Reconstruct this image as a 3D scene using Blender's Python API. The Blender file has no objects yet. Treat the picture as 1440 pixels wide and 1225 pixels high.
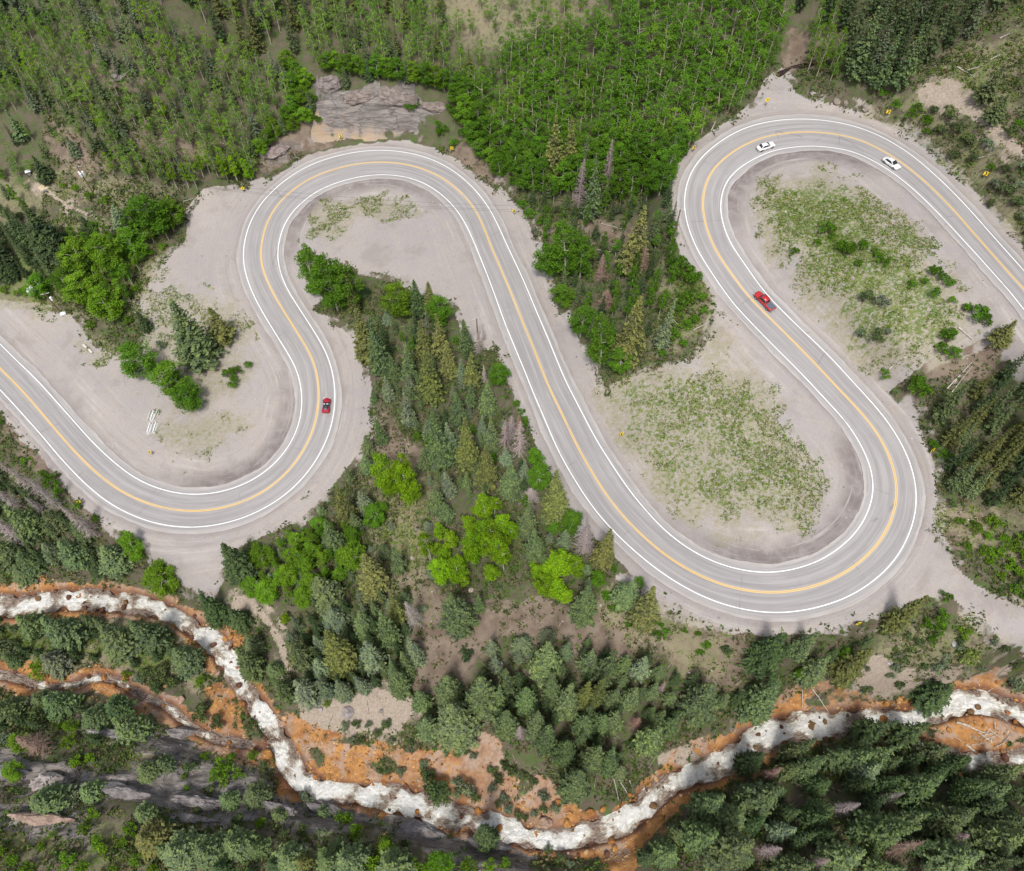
import bpy, bmesh, math, random
import numpy as np
from mathutils import Vector, Matrix, noise as mnoise

random.seed(7)
RNG = np.random.default_rng(11)
scene = bpy.context.scene
COL = scene.collection

# ---------------------------------------------------------------- camera
PW, PH = 1440, 1225
FOC = 1110.0                      # focal length in photo pixels
CAM_Z = 190.0
TILT = math.radians(31.0)         # away from straight down
CT, ST = math.cos(TILT), math.sin(TILT)
cam_data = bpy.data.cameras.new('camera')
cam_data.sensor_fit = 'HORIZONTAL'
cam_data.sensor_width = 36.0
cam_data.lens = 36.0 * FOC / PW
cam_data.clip_start = 1.0
cam_data.clip_end = 6000.0
cam = bpy.data.objects.new('camera', cam_data)
COL.objects.link(cam)
cam.location = (0, 0, CAM_Z)
cam.rotation_euler = (TILT, 0, 0)
scene.camera = cam

# ---------------------------------------------------------------- sky, sun, exposure
SUN_EL, SUN_AZ = math.radians(62), math.radians(188)     # azimuth clockwise from +Y: the sun stands behind the camera
world = bpy.data.worlds.new('World')
scene.world = world
world.use_nodes = True
wn = world.node_tree.nodes
sky = wn.new('ShaderNodeTexSky')
sky.sky_type = 'NISHITA'
sky.sun_disc = False
sky.sun_elevation = SUN_EL
sky.sun_rotation = SUN_AZ
sky.air_density = 1.0
sky.dust_density = 3.0
bg = wn['Background']
hsv = wn.new('ShaderNodeHueSaturation')      # thin high cloud: the same sky, paler
hsv.inputs['Saturation'].default_value = .45
hsv.inputs['Value'].default_value = 1.12
world.node_tree.links.new(sky.outputs[0], hsv.inputs['Color'])
world.node_tree.links.new(hsv.outputs[0], bg.inputs[0])
bg.inputs[1].default_value = 0.118
sun_data = bpy.data.lights.new('sun', 'SUN')
sun_data.energy = 2.35
sun_data.angle = math.radians(8.0)
sun_data.color = (1.0, 0.96, 0.9)
sun = bpy.data.objects.new('sun', sun_data)
COL.objects.link(sun)
sdir = Vector((math.sin(SUN_AZ) * math.cos(SUN_EL), math.cos(SUN_AZ) * math.cos(SUN_EL), math.sin(SUN_EL)))
sun.rotation_euler = (-sdir).to_track_quat('-Z', 'Y').to_euler()
sun.location = (0, -40, 230)
scene.view_settings.view_transform = 'Standard'
scene.view_settings.look = 'None'
scene.view_settings.gamma = 1.0
scene.view_settings.exposure = 0.52

# ---------------------------------------------------------------- projection helpers
def px_to_world_at_z(u, v, z):
    """World point at height z seen at photo pixel (u, v)."""
    u = np.asarray(u, float); v = np.asarray(v, float); z = np.asarray(z, float)
    a = (u - PW / 2) / FOC; b = -(v - PH / 2) / FOC
    d = (CAM_Z - z) / (CT - b * ST)
    return np.stack([d * a, d * (ST + b * CT), z + 0 * d], -1)

def world_to_px(p):
    p = np.asarray(p, float)
    y = p[..., 1]; z = p[..., 2] - CAM_Z
    dep = y * ST - z * CT
    up = y * CT + z * ST
    return np.stack([PW / 2 + FOC * p[..., 0] / dep, PH / 2 - FOC * up / dep], -1)

# ---------------------------------------------------------------- road traces (read off the photograph)
YEL = [(0,518),(33,551),(67,591),(100,630),(133,663),(167,690),(200,706),(233,716),(267,720),(300,718),(333,710),(367,695),(400,670),(423,641),(440,608),(448,575),(449,541),(442,508),(427,481),(410,455),(393,428),(379,404),(367,373),(366,350),(372,320),(385,293),(407,270),(433,252),(460,241),(480,235),(507,229),(540,227),(567,230),(593,236),(620,248),(643,265),(660,283),(673,303),(683,327),(693,353),(705,380),(717,408),(733,448),(747,481),(760,515),(773,548),(787,575),(800,603),(813,631),(830,660),(850,693),(873,723),(900,751),(927,775),(960,798),(993,815),(1027,827),(1060,833),(1093,835),(1127,830),(1173,816),(1210,791),(1237,765),(1253,735),(1262,708),(1262,681),(1257,655),(1245,628),(1227,598),(1203,571),(1177,545),(1147,511),(1117,481),(1087,451),(1060,425),(1045,408),(1023,377),(1003,347),(992,317),(987,290),(989,267),(998,243),(1017,223),(1040,207),(1070,193),(1103,187),(1137,184),(1170,187),(1203,193),(1237,208),(1267,227),(1293,248),(1320,273),(1347,302),(1373,333),(1400,363),(1427,393),(1440,407)]
RGT = [(0,548),(27,578),(53,605),(80,638),(110,671),(140,698),(167,715),(200,731),(233,740),(267,742),(300,740),(333,731),(367,718),(400,696),(427,671),(447,645),(463,608),(471,575),(471,541),(463,508),(450,481),(433,451),(417,428),(403,408),(393,380),(391,360),(393,333),(400,313),(413,297),(433,277),(457,263),(480,255),(513,247),(547,246),(573,249),(597,258),(620,273),(640,293),(653,313),(667,340),(680,373),(693,408),(710,455),(727,498),(747,541),(767,595),(783,631),(800,661),(820,695),(843,725),(870,755),(900,781),(940,811),(960,825),(993,841),(1027,853),(1060,860),(1093,862),(1127,859),(1160,851),(1193,838),(1234,816),(1260,785),(1277,755),(1287,718),(1288,695),(1285,668),(1275,641),(1262,615),(1243,588),(1220,561),(1193,528),(1167,501),(1140,476),(1113,451),(1087,425),(1073,408),(1053,377),(1030,347),(1017,320),(1013,297),(1015,273),(1025,250),(1043,233),(1067,220),(1093,210),(1127,205),(1160,206),(1193,212),(1223,224),(1253,242),(1280,263),(1310,292),(1343,327),(1377,363),(1410,400),(1440,441)]
LFT = [(0,488),(33,515),(67,551),(100,588),(133,625),(167,656),(200,678),(233,691),(267,695),(300,694),(333,685),(367,668),(400,638),(417,608),(425,575),(424,548),(417,521),(403,495),(387,468),(370,441),(353,408),(343,373),(342,350),(347,323),(360,297),(383,270),(410,247),(440,230),(480,217),(507,213),(540,211),(570,213),(597,220),(627,233),(653,252),(673,273),(690,297),(703,323),(717,353),(730,380),(742,408),(760,451),(777,491),(793,531),(807,558),(820,585),(837,615),(857,648),(880,681),(907,715),(933,745),(960,768),(993,785),(1027,798),(1060,805),(1093,805),(1127,798),(1160,785),(1193,761),(1213,735),(1225,708),(1228,685),(1225,661),(1217,638),(1203,615),(1187,588),(1160,558),(1127,525),(1093,491),(1060,458),(1025,418),(993,370),(973,333),(963,307),(962,283),(967,257),(977,233),(997,213),(1023,193),(1053,178),(1087,170),(1120,167),(1153,168),(1187,173),(1220,183),(1253,198),(1287,220),(1320,250),(1353,282),(1387,320),(1420,357),(1440,380)]
# road height at some points of the yellow line (index by pixel)
RZ = [((0,518),16.0),((267,720),19.0),((449,541),22.0),((367,350),25.0),((540,227),27.5),((683,327),29.5),((760,515),33.0),((850,693),36.0),((1093,835),39.5),((1262,681),43.0),((1060,425),48.0),((987,290),50.5),((1137,184),54.5),((1320,273),58.0),((1440,407),61.0)]

def smooth1(a, n):
    k = np.ones(2 * n + 1); k = np.convolve(k, np.ones(2 * n + 1)); k /= k.sum()
    m = len(k) // 2
    pad = np.concatenate([2 * a[0] - a[m:0:-1], a, 2 * a[-1] - a[-2:-m - 2:-1]])
    return np.convolve(pad, k, 'valid')

def resample(P, step):
    P = np.asarray(P, float)
    s = np.concatenate([[0], np.cumsum(np.linalg.norm(np.diff(P, axis=0), axis=1))])
    n = max(2, int(s[-1] / step) + 1)
    t = np.linspace(0, s[-1], n)
    return np.stack([np.interp(t, s, P[:, i]) for i in range(P.shape[1])], -1)

def build_centre():
    Y = np.array(YEL, float)
    s = np.concatenate([[0], np.cumsum(np.linalg.norm(np.diff(Y, axis=0), axis=1))])
    kz = [np.argmin(np.linalg.norm(Y - np.array(p), axis=1)) for p, _ in RZ]
    z = np.interp(s, s[kz], [q for _, q in RZ])
    def lift(P):
        P = resample(P, 6.0)
        Yr = resample(np.column_stack([Y, z]), 6.0)
        # height from the nearest yellow point
        i = np.argmin(((P[:, None, :] - Yr[None, :, :2]) ** 2).sum(-1), axis=1)
        return px_to_world_at_z(P[:, 0], P[:, 1], smooth1(Yr[i, 2], 4))
    Wc, Wr, Wl = lift(Y), lift(np.array(RGT, float)), lift(np.array(LFT, float))
    C = resample(Wc, 0.7)
    for k in range(3): C[:, k] = smooth1(C[:, k], 5)
    C[:, 2] = smooth1(C[:, 2], 30)
    T = np.gradient(C[:, :2], axis=0); T /= np.linalg.norm(T, axis=1)[:, None]
    N = np.stack([-T[:, 1], T[:, 0]], -1)          # left of travel
    def offs(Wp):
        Wp = resample(Wp, 0.5)
        D = Wp[None, :, :2] - C[:, None, :2]
        along = (D * T[:, None, :]).sum(-1); side = (D * N[:, None, :]).sum(-1)
        cost = np.abs(along) + 0.02 * np.abs(side) + (np.abs(side) > 12) * 50
        j = np.argmin(cost, axis=1)
        return side[np.arange(len(C)), j]
    wl, wr = offs(Wl), offs(Wr)
    wl = smooth1(wl, 7); wr = smooth1(wr, 7)
    # straight run-outs past both ends of the frame
    def ext(k, sgn, n=60):
        d = (C[k] - C[k + (1 if k == 0 else -1) * 12]) / (12 * 0.7)
        d = d / np.linalg.norm(d[:2]); d[2] *= 0.4
        return np.array([C[k] + d * 0.7 * (i + 1) for i in range(n)])
    A = ext(0, -1)[::-1]; B = ext(len(C) - 1, 1)
    C2 = np.vstack([A, C, B])
    wl2 = np.concatenate([np.full(len(A), wl[4:10].mean()), wl, np.full(len(B), wl[-10:-4].mean())])
    wr2 = np.concatenate([np.full(len(A), wr[4:10].mean()), wr, np.full(len(B), wr[-10:-4].mean())])
    wl2 = smooth1(wl2, 7); wr2 = smooth1(wr2, 7)
    T = np.gradient(C2[:, :2], axis=0); T /= np.linalg.norm(T, axis=1)[:, None]
    N = np.stack([-T[:, 1], T[:, 0]], -1)
    return C2, T, N, wl2, wr2
RC, RT, RN, RWL, RWR = build_centre()
RS = np.concatenate([[0], np.cumsum(np.linalg.norm(np.diff(RC[:, :2], axis=0), axis=1))])

# ---------------------------------------------------------------- river traces: photo pixel, half width in metres
RIVER = [(-60,850,3.2),(-10,850,3.2),(30,853,3.2),(70,846,2.8),(105,842,3.0),(140,843,3.0),(170,848,2.6),(200,850,2.6),(233,861,2.1),(260,876,2.0),(287,893,2.4),(310,910,2.8),(325,930,3.0),(337,957,2.1),(350,977,2.0),(367,1003,2.2),(383,1023,2.3),(397,1050,2.6),(407,1077,2.8),(425,1100,2.3),(450,1112,2.4),(477,1117,2.3),(500,1117,2.3),(540,1119,2.8),(573,1127,3.0),(607,1140,3.0),(640,1148,2.6),(680,1157,2.3),(713,1168,2.4),(740,1178,2.2),(767,1182,2.0),(797,1180,2.3),(830,1171,2.5),(873,1160,2.5),(897,1143,2.7),(913,1125,2.7),(937,1105,2.3),(960,1094,2.2),(993,1083,2.6),(1023,1071,2.5),(1053,1050,2.8),(1073,1037,2.8),(1110,1023,3.2),(1147,1020,3.2),(1187,1018,2.6),(1227,1012,2.2),(1260,1008,2.0),(1293,1010,1.8),(1320,1003,2.2),(1343,987,2.8),(1377,985,2.8),(1410,994,2.7),(1440,1006,2.8),(1500,1020,2.8)]
BROOK = [(-60,940,1.1),(0,948,1.1),(27,953,1.2),(50,963,1.1),(85,968,1.0),(110,961,1.1),(140,950,1.0),(165,956,1.1),(190,973,1.0),(215,984,0.9),(240,995,1.1),(262,1018,1.0),(300,1040,1.1),(330,1043,1.3),(355,1046,1.3),(392,1052,1.2)]
SIDE = [(1262,1012,1.4),(1285,1040,1.6),(1310,1058,1.9),(1345,1068,2.3),(1375,1074,2.3),(1410,1068,1.8),(1440,1062,1.6),(1500,1060,1.6)]
RIVZ = [(-60,2.0),(0,2.5),(220,5.0),(340,7.0),(400,9.0),(560,11.0),(780,13.0),(1000,16.0),(1130,18.0),(1400,21.0),(1500,22.0)]
def river_line(tr):
    P = np.array(tr, float)
    z = np.interp(P[:, 0], [a for a, _ in RIVZ], [b for _, b in RIVZ])
    if tr is BROOK: z = np.interp(P[:, 0], [-60, 0, 392], [6.0, 6.2, 8.9])
    w = px_to_world_at_z(P[:, 0], P[:, 1], z)
    Q = resample(np.column_stack([w, P[:, 2]]), 0.5)
    for k in range(4): Q[:, k] = smooth1(Q[:, k], 4)
    T = np.gradient(Q[:, :2], axis=0); T /= np.linalg.norm(T, axis=1)[:, None]
    N = np.stack([-T[:, 1], T[:, 0]], -1)
    return Q, T, N
RIV = [river_line(t) for t in (RIVER, BROOK, SIDE)]

# ---------------------------------------------------------------- terrain control points (pixel u, v, height)
CTRL = [
 # left flat lot and slopes
 (280,290,27),(230,340,24),(100,400,22),(60,440,17.5),(150,480,18.5),(250,560,20),(300,600,20.5),(200,600,18.5),(330,480,22.5),(360,560,21.5),(280,470,21.5),(0,380,22),(-80,400,20),(300,400,24),
 (250,780,18.0),(290,800,17.5),(240,815,10),(300,850,12),(350,870,12),(330,780,17.5),(400,745,19),(480,680,21),(530,600,23.5),(510,500,24),(470,440,25),
 (60,720,15),(0,640,13),(100,790,9),(0,780,5.5),(150,810,7),(-80,700,10),
 # left loop lot and centre wedge
 (500,300,27),(600,330,28.5),(560,380,28),(640,420,30),(480,370,26.5),(600,480,28.5),(660,520,31),(600,600,26),(560,640,23),(640,650,27),(700,620,31),(740,640,33),(680,730,27),(620,780,22),(560,740,21),(500,750,20),(450,780,18.5),(760,740,31.5),(800,740,34.5),(840,830,34),(760,830,28),(700,840,25),(640,880,22),(560,880,18),(480,860,16),(420,870,15),(400,940,11),(380,960,9.5),(480,960,12.5),(500,1000,12),(560,1000,13),(620,960,17.5),(700,960,19),(780,940,23),(860,880,32),(880,960,24),(820,1030,17.5),(740,1030,16),(640,1040,13.5),(480,1060,10.5),(560,1080,11.5),(700,1110,13),(780,1130,13.5),(860,1100,15.5),
 (940,880,35.5),(1000,910,34),(960,960,28),(1000,1000,22),(1060,960,27),(1060,1000,21),(960,1040,18.5),(1150,930,31),(1100,960,25),(1140,970,20.5),(1230,940,30),(1200,985,20.5),(1300,900,35),(1380,900,37),(1430,920,36.5),(1330,950,27),(1280,975,23),(1400,955,25),(1440,960,25),(1300,850,38.5),(1350,820,40),(1440,850,41),(1500,900,40),
 # river far side, gorge wall
 (100,900,7.5),(250,920,8.5),(60,920,7.5),(180,900,7.5),(300,960,8.5),(300,1000,9),(-80,900,5),
 (60,1000,10),(0,990,9),(160,1010,12),(230,1040,13),(330,1065,12),(100,1060,15),(0,1060,16),(200,1080,16),(300,1100,14),(380,1110,12.5),(60,1110,20),(250,1140,19),(400,1150,16),(100,1180,25),(0,1160,26),(250,1200,25),(420,1200,21),(560,1160,15),(640,1175,16),(560,1220,20),(700,1215,18.5),(760,1205,15.5),(830,1215,17),(-80,1200,32),
 (920,1180,17.5),(980,1130,18),(1060,1090,19.5),(1000,1200,26),(1140,1060,20),(1150,1130,26),(1250,1060,21),(1280,1120,26),(1200,1200,34),(1400,1110,24),(1440,1150,30),(1350,1200,36),(1440,1220,40),(1390,1030,21.2),(1350,1030,21),(1430,1040,21.8),(1520,1120,28),
 # right loop field and slopes
 (870,560,36),(900,620,37),(960,560,40),(1000,650,40),(1060,560,44),(1100,650,43),(1080,740,41),(1000,740,39),(1160,700,42.5),(1010,480,45),(980,440,44),(930,540,40),(1180,620,44),
 (880,480,38),(860,430,37),(820,370,35),(790,320,34),(900,340,41),(930,400,44.5),(960,450,45.5),(935,300,47),(945,240,49),
 (1100,280,53.5),(1150,260,55),(1200,300,56.5),(1250,350,58.5),(1150,380,53.5),(1250,430,56),(1330,470,56.5),(1250,500,52),(1300,540,50.5),(1360,500,55),(1340,600,48),(1400,560,50),(1440,500,57),(1440,620,49),(1360,690,44.5),(1440,720,45),(1360,760,41.5),(1400,790,41.5),(1460,790,43),(1500,560,56),(1500,460,60),
]
WCTRL = [(-220,-60,70),(-100,-60,68),(0,-60,62),(100,-60,66),(220,-60,80),(-200,-15,34),(200,-20,52),(0,-20,31),(-300,60,20),(-300,150,40),(-300,300,110),(0,330,118),(300,330,135),(300,60,60),(300,150,80),
         (-300,-200,160),(0,-200,150),(300,-200,170),(-800,0,60),(800,0,120),(0,900,400),(-800,900,380),(800,900,420),(0,-800,420),(-800,-800,400),(800,-800,440),(-60,-15,31),(60,-15,34)]
# hillside columns above the road: a start (u, v, height), then (u, v, steepness from the point before)
HILL = [
 [(-80,420,17.5),(-80,300,.4),(-80,150,.55),(-80,0,.6),(-80,-80,.6)],
 [(0,415,18.5),(0,300,.4),(0,200,.55),(0,100,.6),(0,0,.62),(0,-80,.6)],
 [(60,435,18),(60,300,.4),(60,180,.55),(60,80,.6),(60,-80,.6)],
 [(150,440,20),(150,330,.4),(150,200,.55),(150,80,.62),(150,-80,.6)],
 [(260,300,25.5),(250,240,.7),(250,120,.62),(250,0,.6)],
 [(350,250,26.5),(340,200,.6),(330,100,.62),(320,-80,.6)],
 [(430,205,28),(445,150,1.1),(440,110,.6),(430,0,.62),(430,-80,.6)],
 [(540,198,28.5),(540,150,1.6),(545,120,.5),(560,60,.6),(560,-80,.6)],
 [(610,200,29),(625,150,1.0),(620,60,.6),(620,-80,.6)],
 [(690,235,30),(720,180,.6),(740,100,.6),(760,0,.6),(760,-80,.6)],
 [(760,300,32),(800,220,.5),(830,120,.55),(850,0,.6),(850,-80,.6)],
 [(870,330,38.5),(890,240,.45),(900,150,.5),(930,50,.6),(950,-80,.6)],
 [(1060,155,54),(1040,110,.3),(1040,30,.6),(1040,-80,.6)],
 [(1110,105,56),(1120,80,.4),(1130,20,.62),(1130,-80,.6)],
 [(1190,150,57),(1200,110,.9),(1220,40,.6),(1230,-80,.6)],
 [(1290,190,59.5),(1310,150,.8),(1320,110,.4),(1330,30,.6),(1330,-80,.6)],
 [(1400,290,61),(1420,240,.7),(1420,190,.3),(1430,100,.4),(1440,0,.5),(1440,-80,.6)],
 [(1470,350,62),(1520,250,.6),(1520,150,.4),(1520,0,.5)],
]
def hill_points():
    out = []
    for c in HILL:
        p = px_to_world_at_z(*c[0]); out.append(tuple(p))
        for u, v, s in c[1:]:
            b = -(v - PH / 2) / FOC; r = (u - PW / 2) / FOC
            d = (CAM_Z - p[2] + s * p[1]) / (s * (ST + b * CT) + CT - b * ST)
            p = np.array([d * r, d * (ST + b * CT), CAM_Z - d * (CT - b * ST)]); out.append(tuple(p))
    return out
_pts = []
for (u, v, z) in CTRL:
    p = px_to_world_at_z(u, v, z); _pts.append(tuple(p))
_pts += WCTRL + hill_points()
_pts += [tuple(p) for p in RC[::10]]
_pts += [(p[0], p[1], p[2] - 0.2) for Q, _, _ in RIV for p in Q[::12, :3]]
_P = np.array(_pts, float)
_keep = []
for i in range(len(_P)):       # drop near duplicates
    if all((_P[i, 0] - _P[j, 0]) ** 2 + (_P[i, 1] - _P[j, 1]) ** 2 > 1.5 ** 2 for j in _keep): _keep.append(i)
_P = _P[_keep]
def _phi(r2): return np.sqrt(r2 + 9.0)
_n = len(_P)
_K = _phi(((_P[:, None, :2] - _P[None, :, :2]) ** 2).sum(-1)) - np.eye(_n) * 0.6
_M = np.zeros((_n + 3, _n + 3)); _M[:_n, :_n] = _K
_M[:_n, _n] = 1; _M[:_n, _n + 1:] = _P[:, :2] / 100; _M[_n:, :_n] = _M[:_n, _n:].T
_w = np.linalg.solve(_M, np.concatenate([_P[:, 2], [0, 0, 0]]))

def rbf(x, y):
    out = np.empty(len(x))
    for i in range(0, len(x), 20000):
        X = x[i:i + 20000, None] - _P[None, :, 0]; Y = y[i:i + 20000, None] - _P[None, :, 1]
        out[i:i + 20000] = _phi(X * X + Y * Y) @ _w[:_n]
    return out + _w[_n] + _w[_n + 1] * x / 100 + _w[_n + 2] * y / 100

# ---- numpy gradient-free value noise
def vnoise(x, y, seed=0):
    xi = np.floor(x).astype(np.int64); yi = np.floor(y).astype(np.int64)
    fx = x - xi; fy = y - yi
    fx = fx * fx * (3 - 2 * fx); fy = fy * fy * (3 - 2 * fy)
    def h(a, b):
        n = (a * 374761393 + b * 668265263 + seed * 1442695041) & 0xFFFFFFFF
        n = ((n ^ (n >> 13)) * 1274126177) & 0xFFFFFFFF
        return ((n ^ (n >> 16)) & 0xFFFF) / 65535.0
    return (h(xi, yi) * (1 - fx) + h(xi + 1, yi) * fx) * (1 - fy) + (h(xi, yi + 1) * (1 - fx) + h(xi + 1, yi + 1) * fx) * fy
def fbm(x, y, sc, oct=4, seed=0, gain=0.5):
    a, t, o = 1.0, 0.0, 0.0
    x = x / sc; y = y / sc
    for k in range(oct):
        o = o + a * (vnoise(x + 17.3 * k, y - 9.1 * k, seed + k) - 0.5); t += a; a *= gain
        x, y = (x * 0.8 - y * 0.6) * 2.03, (x * 0.6 + y * 0.8) * 2.03
    return o / t * 2

def near_line(x, y, C, rad, chunk=8000):
    """Distance to a sampled line and the index of its nearest sample (inf beyond rad of its box)."""
    d = np.full(len(x), 1e9); idx = np.zeros(len(x), int)
    box = (x > C[:, 0].min() - rad) & (x < C[:, 0].max() + rad) & (y > C[:, 1].min() - rad) & (y < C[:, 1].max() + rad)
    k = np.nonzero(box)[0]
    for i in range(0, len(k), chunk):
        q = k[i:i + chunk]
        D = (x[q, None] - C[None, :, 0]) ** 2 + (y[q, None] - C[None, :, 1]) ** 2
        j = np.argmin(D, axis=1); idx[q] = j; d[q] = np.sqrt(D[np.arange(len(q)), j])
    return d, idx

def sstep(a, b, x):
    t = np.clip((x - a) / (b - a), 0, 1); return t * t * (3 - 2 * t)

def road_side(x, y, idx):
    return (x - RC[idx, 0]) * RN[idx, 0] + (y - RC[idx, 1]) * RN[idx, 1]

SH = 1.3    # paved shoulder beyond the white line
def height_base(x, y):
    """Ground without rock relief: smooth hill, flattened under the road, cut by the streams."""
    z = rbf(x, y)
    for (Q, T, N) in RIV[::-1]:
        d, i = near_line(x, y, Q, 14)
        t = sstep(Q[i, 3] + 4.5, Q[i, 3] + 0.4, d)
        z = z * (1 - t) + (Q[i, 2] + 0.35) * t
        c = sstep(Q[i, 3] + 0.5, Q[i, 3] - 0.9, d)
        z = z - 1.3 * c
    d, i = near_line(x, y, RC, 26)
    hw = np.where(road_side(x, y, i) > 0, RWL[i], -RWR[i]) + SH
    t = sstep(hw + 9.0, hw + 2.0, d)
    z = z * (1 - t) + (RC[i, 2] - 0.10) * t
    return z, d - hw, i

# ---------------------------------------------------------------- height lookup and pixel -> ground
LX0, LX1, LY0, LY1, LST = -240.0, 240.0, -60.0, 270.0, 1.0
_gx = np.arange(LX0, LX1 + .1, LST); _gy = np.arange(LY0, LY1 + .1, LST)
_GX, _GY = np.meshgrid(_gx, _gy)
_hb, _, _ = height_base(_GX.ravel(), _GY.ravel())
HG = _hb.reshape(_GX.shape)
def lookup(G, x, y):
    fx = np.clip((x - LX0) / LST, 0, G.shape[1] - 1.001); fy = np.clip((y - LY0) / LST, 0, G.shape[0] - 1.001)
    i = fx.astype(int); j = fy.astype(int); fx = fx - i; fy = fy - j
    return (G[j, i] * (1 - fx) + G[j, i + 1] * fx) * (1 - fy) + (G[j + 1, i] * (1 - fx) + G[j + 1, i + 1] * fx) * fy
def px_hit(u, v, G=None):
    """First ground point met by the view ray of photo pixel (u, v)."""
    G = HG if G is None else G
    u = np.atleast_1d(np.asarray(u, float)); v = np.atleast_1d(np.asarray(v, float))
    zs = np.arange(150.0, -8.0, -0.5)
    P = px_to_world_at_z(u[:, None], v[:, None], zs[None, :])
    below = lookup(G, P[..., 0], P[..., 1]) >= P[..., 2]
    k = np.argmax(below, axis=1); k = np.where(below.any(1), k, len(zs) - 1); k = np.maximum(k, 1)
    za, zb = zs[k - 1], zs[k]
    for _ in range(10):
        zm = (za + zb) / 2; p = px_to_world_at_z(u, v, zm)
        b = lookup(G, p[:, 0], p[:, 1]) >= zm
        za = np.where(b, za, zm); zb = np.where(b, zm, zb)
    return px_to_world_at_z(u, v, zb)

def poly_world(pts):
    P = np.array(pts + [pts[0]], float)
    P = resample(P, 12.0)[:-1]
    return px_hit(P[:, 0], P[:, 1])[:, :2]
def sdist(x, y, W, rad):
    """Signed distance to a world polygon: positive inside; -rad far outside."""
    out = np.full(len(x), -rad)
    k = np.nonzero((x > W[:, 0].min() - rad) & (x < W[:, 0].max() + rad) & (y > W[:, 1].min() - rad) & (y < W[:, 1].max() + rad))[0]
    A = W; B = np.roll(W, -1, axis=0); E = B - A; L = (E ** 2).sum(1) + 1e-9
    for i in range(0, len(k), 8000):
        q = k[i:i + 8000]
        dx = x[q, None] - A[None, :, 0]; dy = y[q, None] - A[None, :, 1]
        t = np.clip((dx * E[:, 0] + dy * E[:, 1]) / L, 0, 1)
        d = np.sqrt(((dx - t * E[:, 0]) ** 2 + (dy - t * E[:, 1]) ** 2).min(1))
        c = ((A[None, :, 1] > y[q, None]) != (B[None, :, 1] > y[q, None])) & (x[q, None] < A[None, :, 0] + (y[q, None] - A[None, :, 1]) / np.where(np.abs(E[:, 1]) < 1e-9, 1e-9, E[:, 1]) * E[:, 0])
        ins = c.sum(1) % 2 == 1
        out[q] = np.where(ins, np.minimum(d, rad), -np.minimum(d, rad))
    return out

# ---------------------------------------------------------------- what covers the ground: outlines traced on the photograph
GRAVEL = [
 [(-90,425),(0,428),(60,432),(105,440),(125,470),(165,500),(195,500),(200,455),(190,430),(215,375),(255,340),(262,300),(290,268),(340,262),(380,250),(345,330),(345,400),(400,500),(415,560),(400,620),(330,680),(250,680),(150,640),(60,550),(-90,470)],
 [(395,340),(420,290),(500,262),(580,262),(640,305),(680,360),(705,470),(690,500),(660,480),(640,430),(560,395),(500,380),(440,360)],
 [(120,690),(300,745),(420,700),(470,600),(470,540),(440,470),(380,380),(430,440),(480,455),(508,480),(515,530),(528,600),(500,650),(470,690),(420,740),(345,772),(318,800),(295,840),(262,835),(215,800),(205,765),(160,750)],
 [(845,555),(900,525),(985,490),(1005,430),(1060,470),(1130,540),(1210,640),(1222,720),(1160,785),(1050,795),(960,765),(880,690),(830,590)],
 [(1015,330),(1040,230),(1150,212),(1250,255),(1340,340),(1440,450),(1440,470),(1390,480),(1350,500),(1320,505),(1250,560),(1150,490),(1060,400)],
 [(985,200),(1040,165),(1068,140),(1078,115),(1100,100),(1118,118),(1125,132),(1180,140),(1215,152),(1290,190),(1390,290),(1440,350),(1400,350),(1250,195),(1150,165),(1060,175)],
 [(1250,790),(1310,740),(1345,790),(1380,820),(1470,865),(1470,940),(1420,935),(1380,880),(1330,845),(1290,850),(1240,880),(1180,885),(1100,885),(1050,885),(1000,880),(940,865),(870,810),(1000,850),(1150,860)],
 [(700,250),(745,300),(775,400),(800,480),(840,530),(860,600),(800,560),(740,400),(690,280)],
 [(1290,560),(1320,650),(1325,740),(1300,760),(1270,600),(1230,560)],
 [(680,440),(700,500),(745,590),(770,650),(800,700),(830,740),(800,690),(740,560)],
]
SAND = [  # paler, finer, sand and trampled ground
 [(1288,120),(1305,108),(1345,122),(1388,150),(1418,175),(1455,205),(1450,240),(1400,205),(1355,172),(1325,150),(1298,138)],
 [(325,835),(345,830),(380,860),(405,900),(415,950),(400,955),(385,910),(360,870),(320,850)],
 [(425,990),(480,975),(525,960),(560,970),(590,1000),(560,1040),(520,1035),(470,1030),(430,1015)],
 [(40,245),(70,262),(110,290),(145,305),(140,315),(100,300),(50,270)],
 [(1230,930),(1270,950),(1350,950),(1440,915),(1440,960),(1330,965),(1240,985),(1200,965)],
 [(930,1070),(1000,1040),(1040,1005),(1060,1010),(1020,1040),(950,1085)],
]
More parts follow.
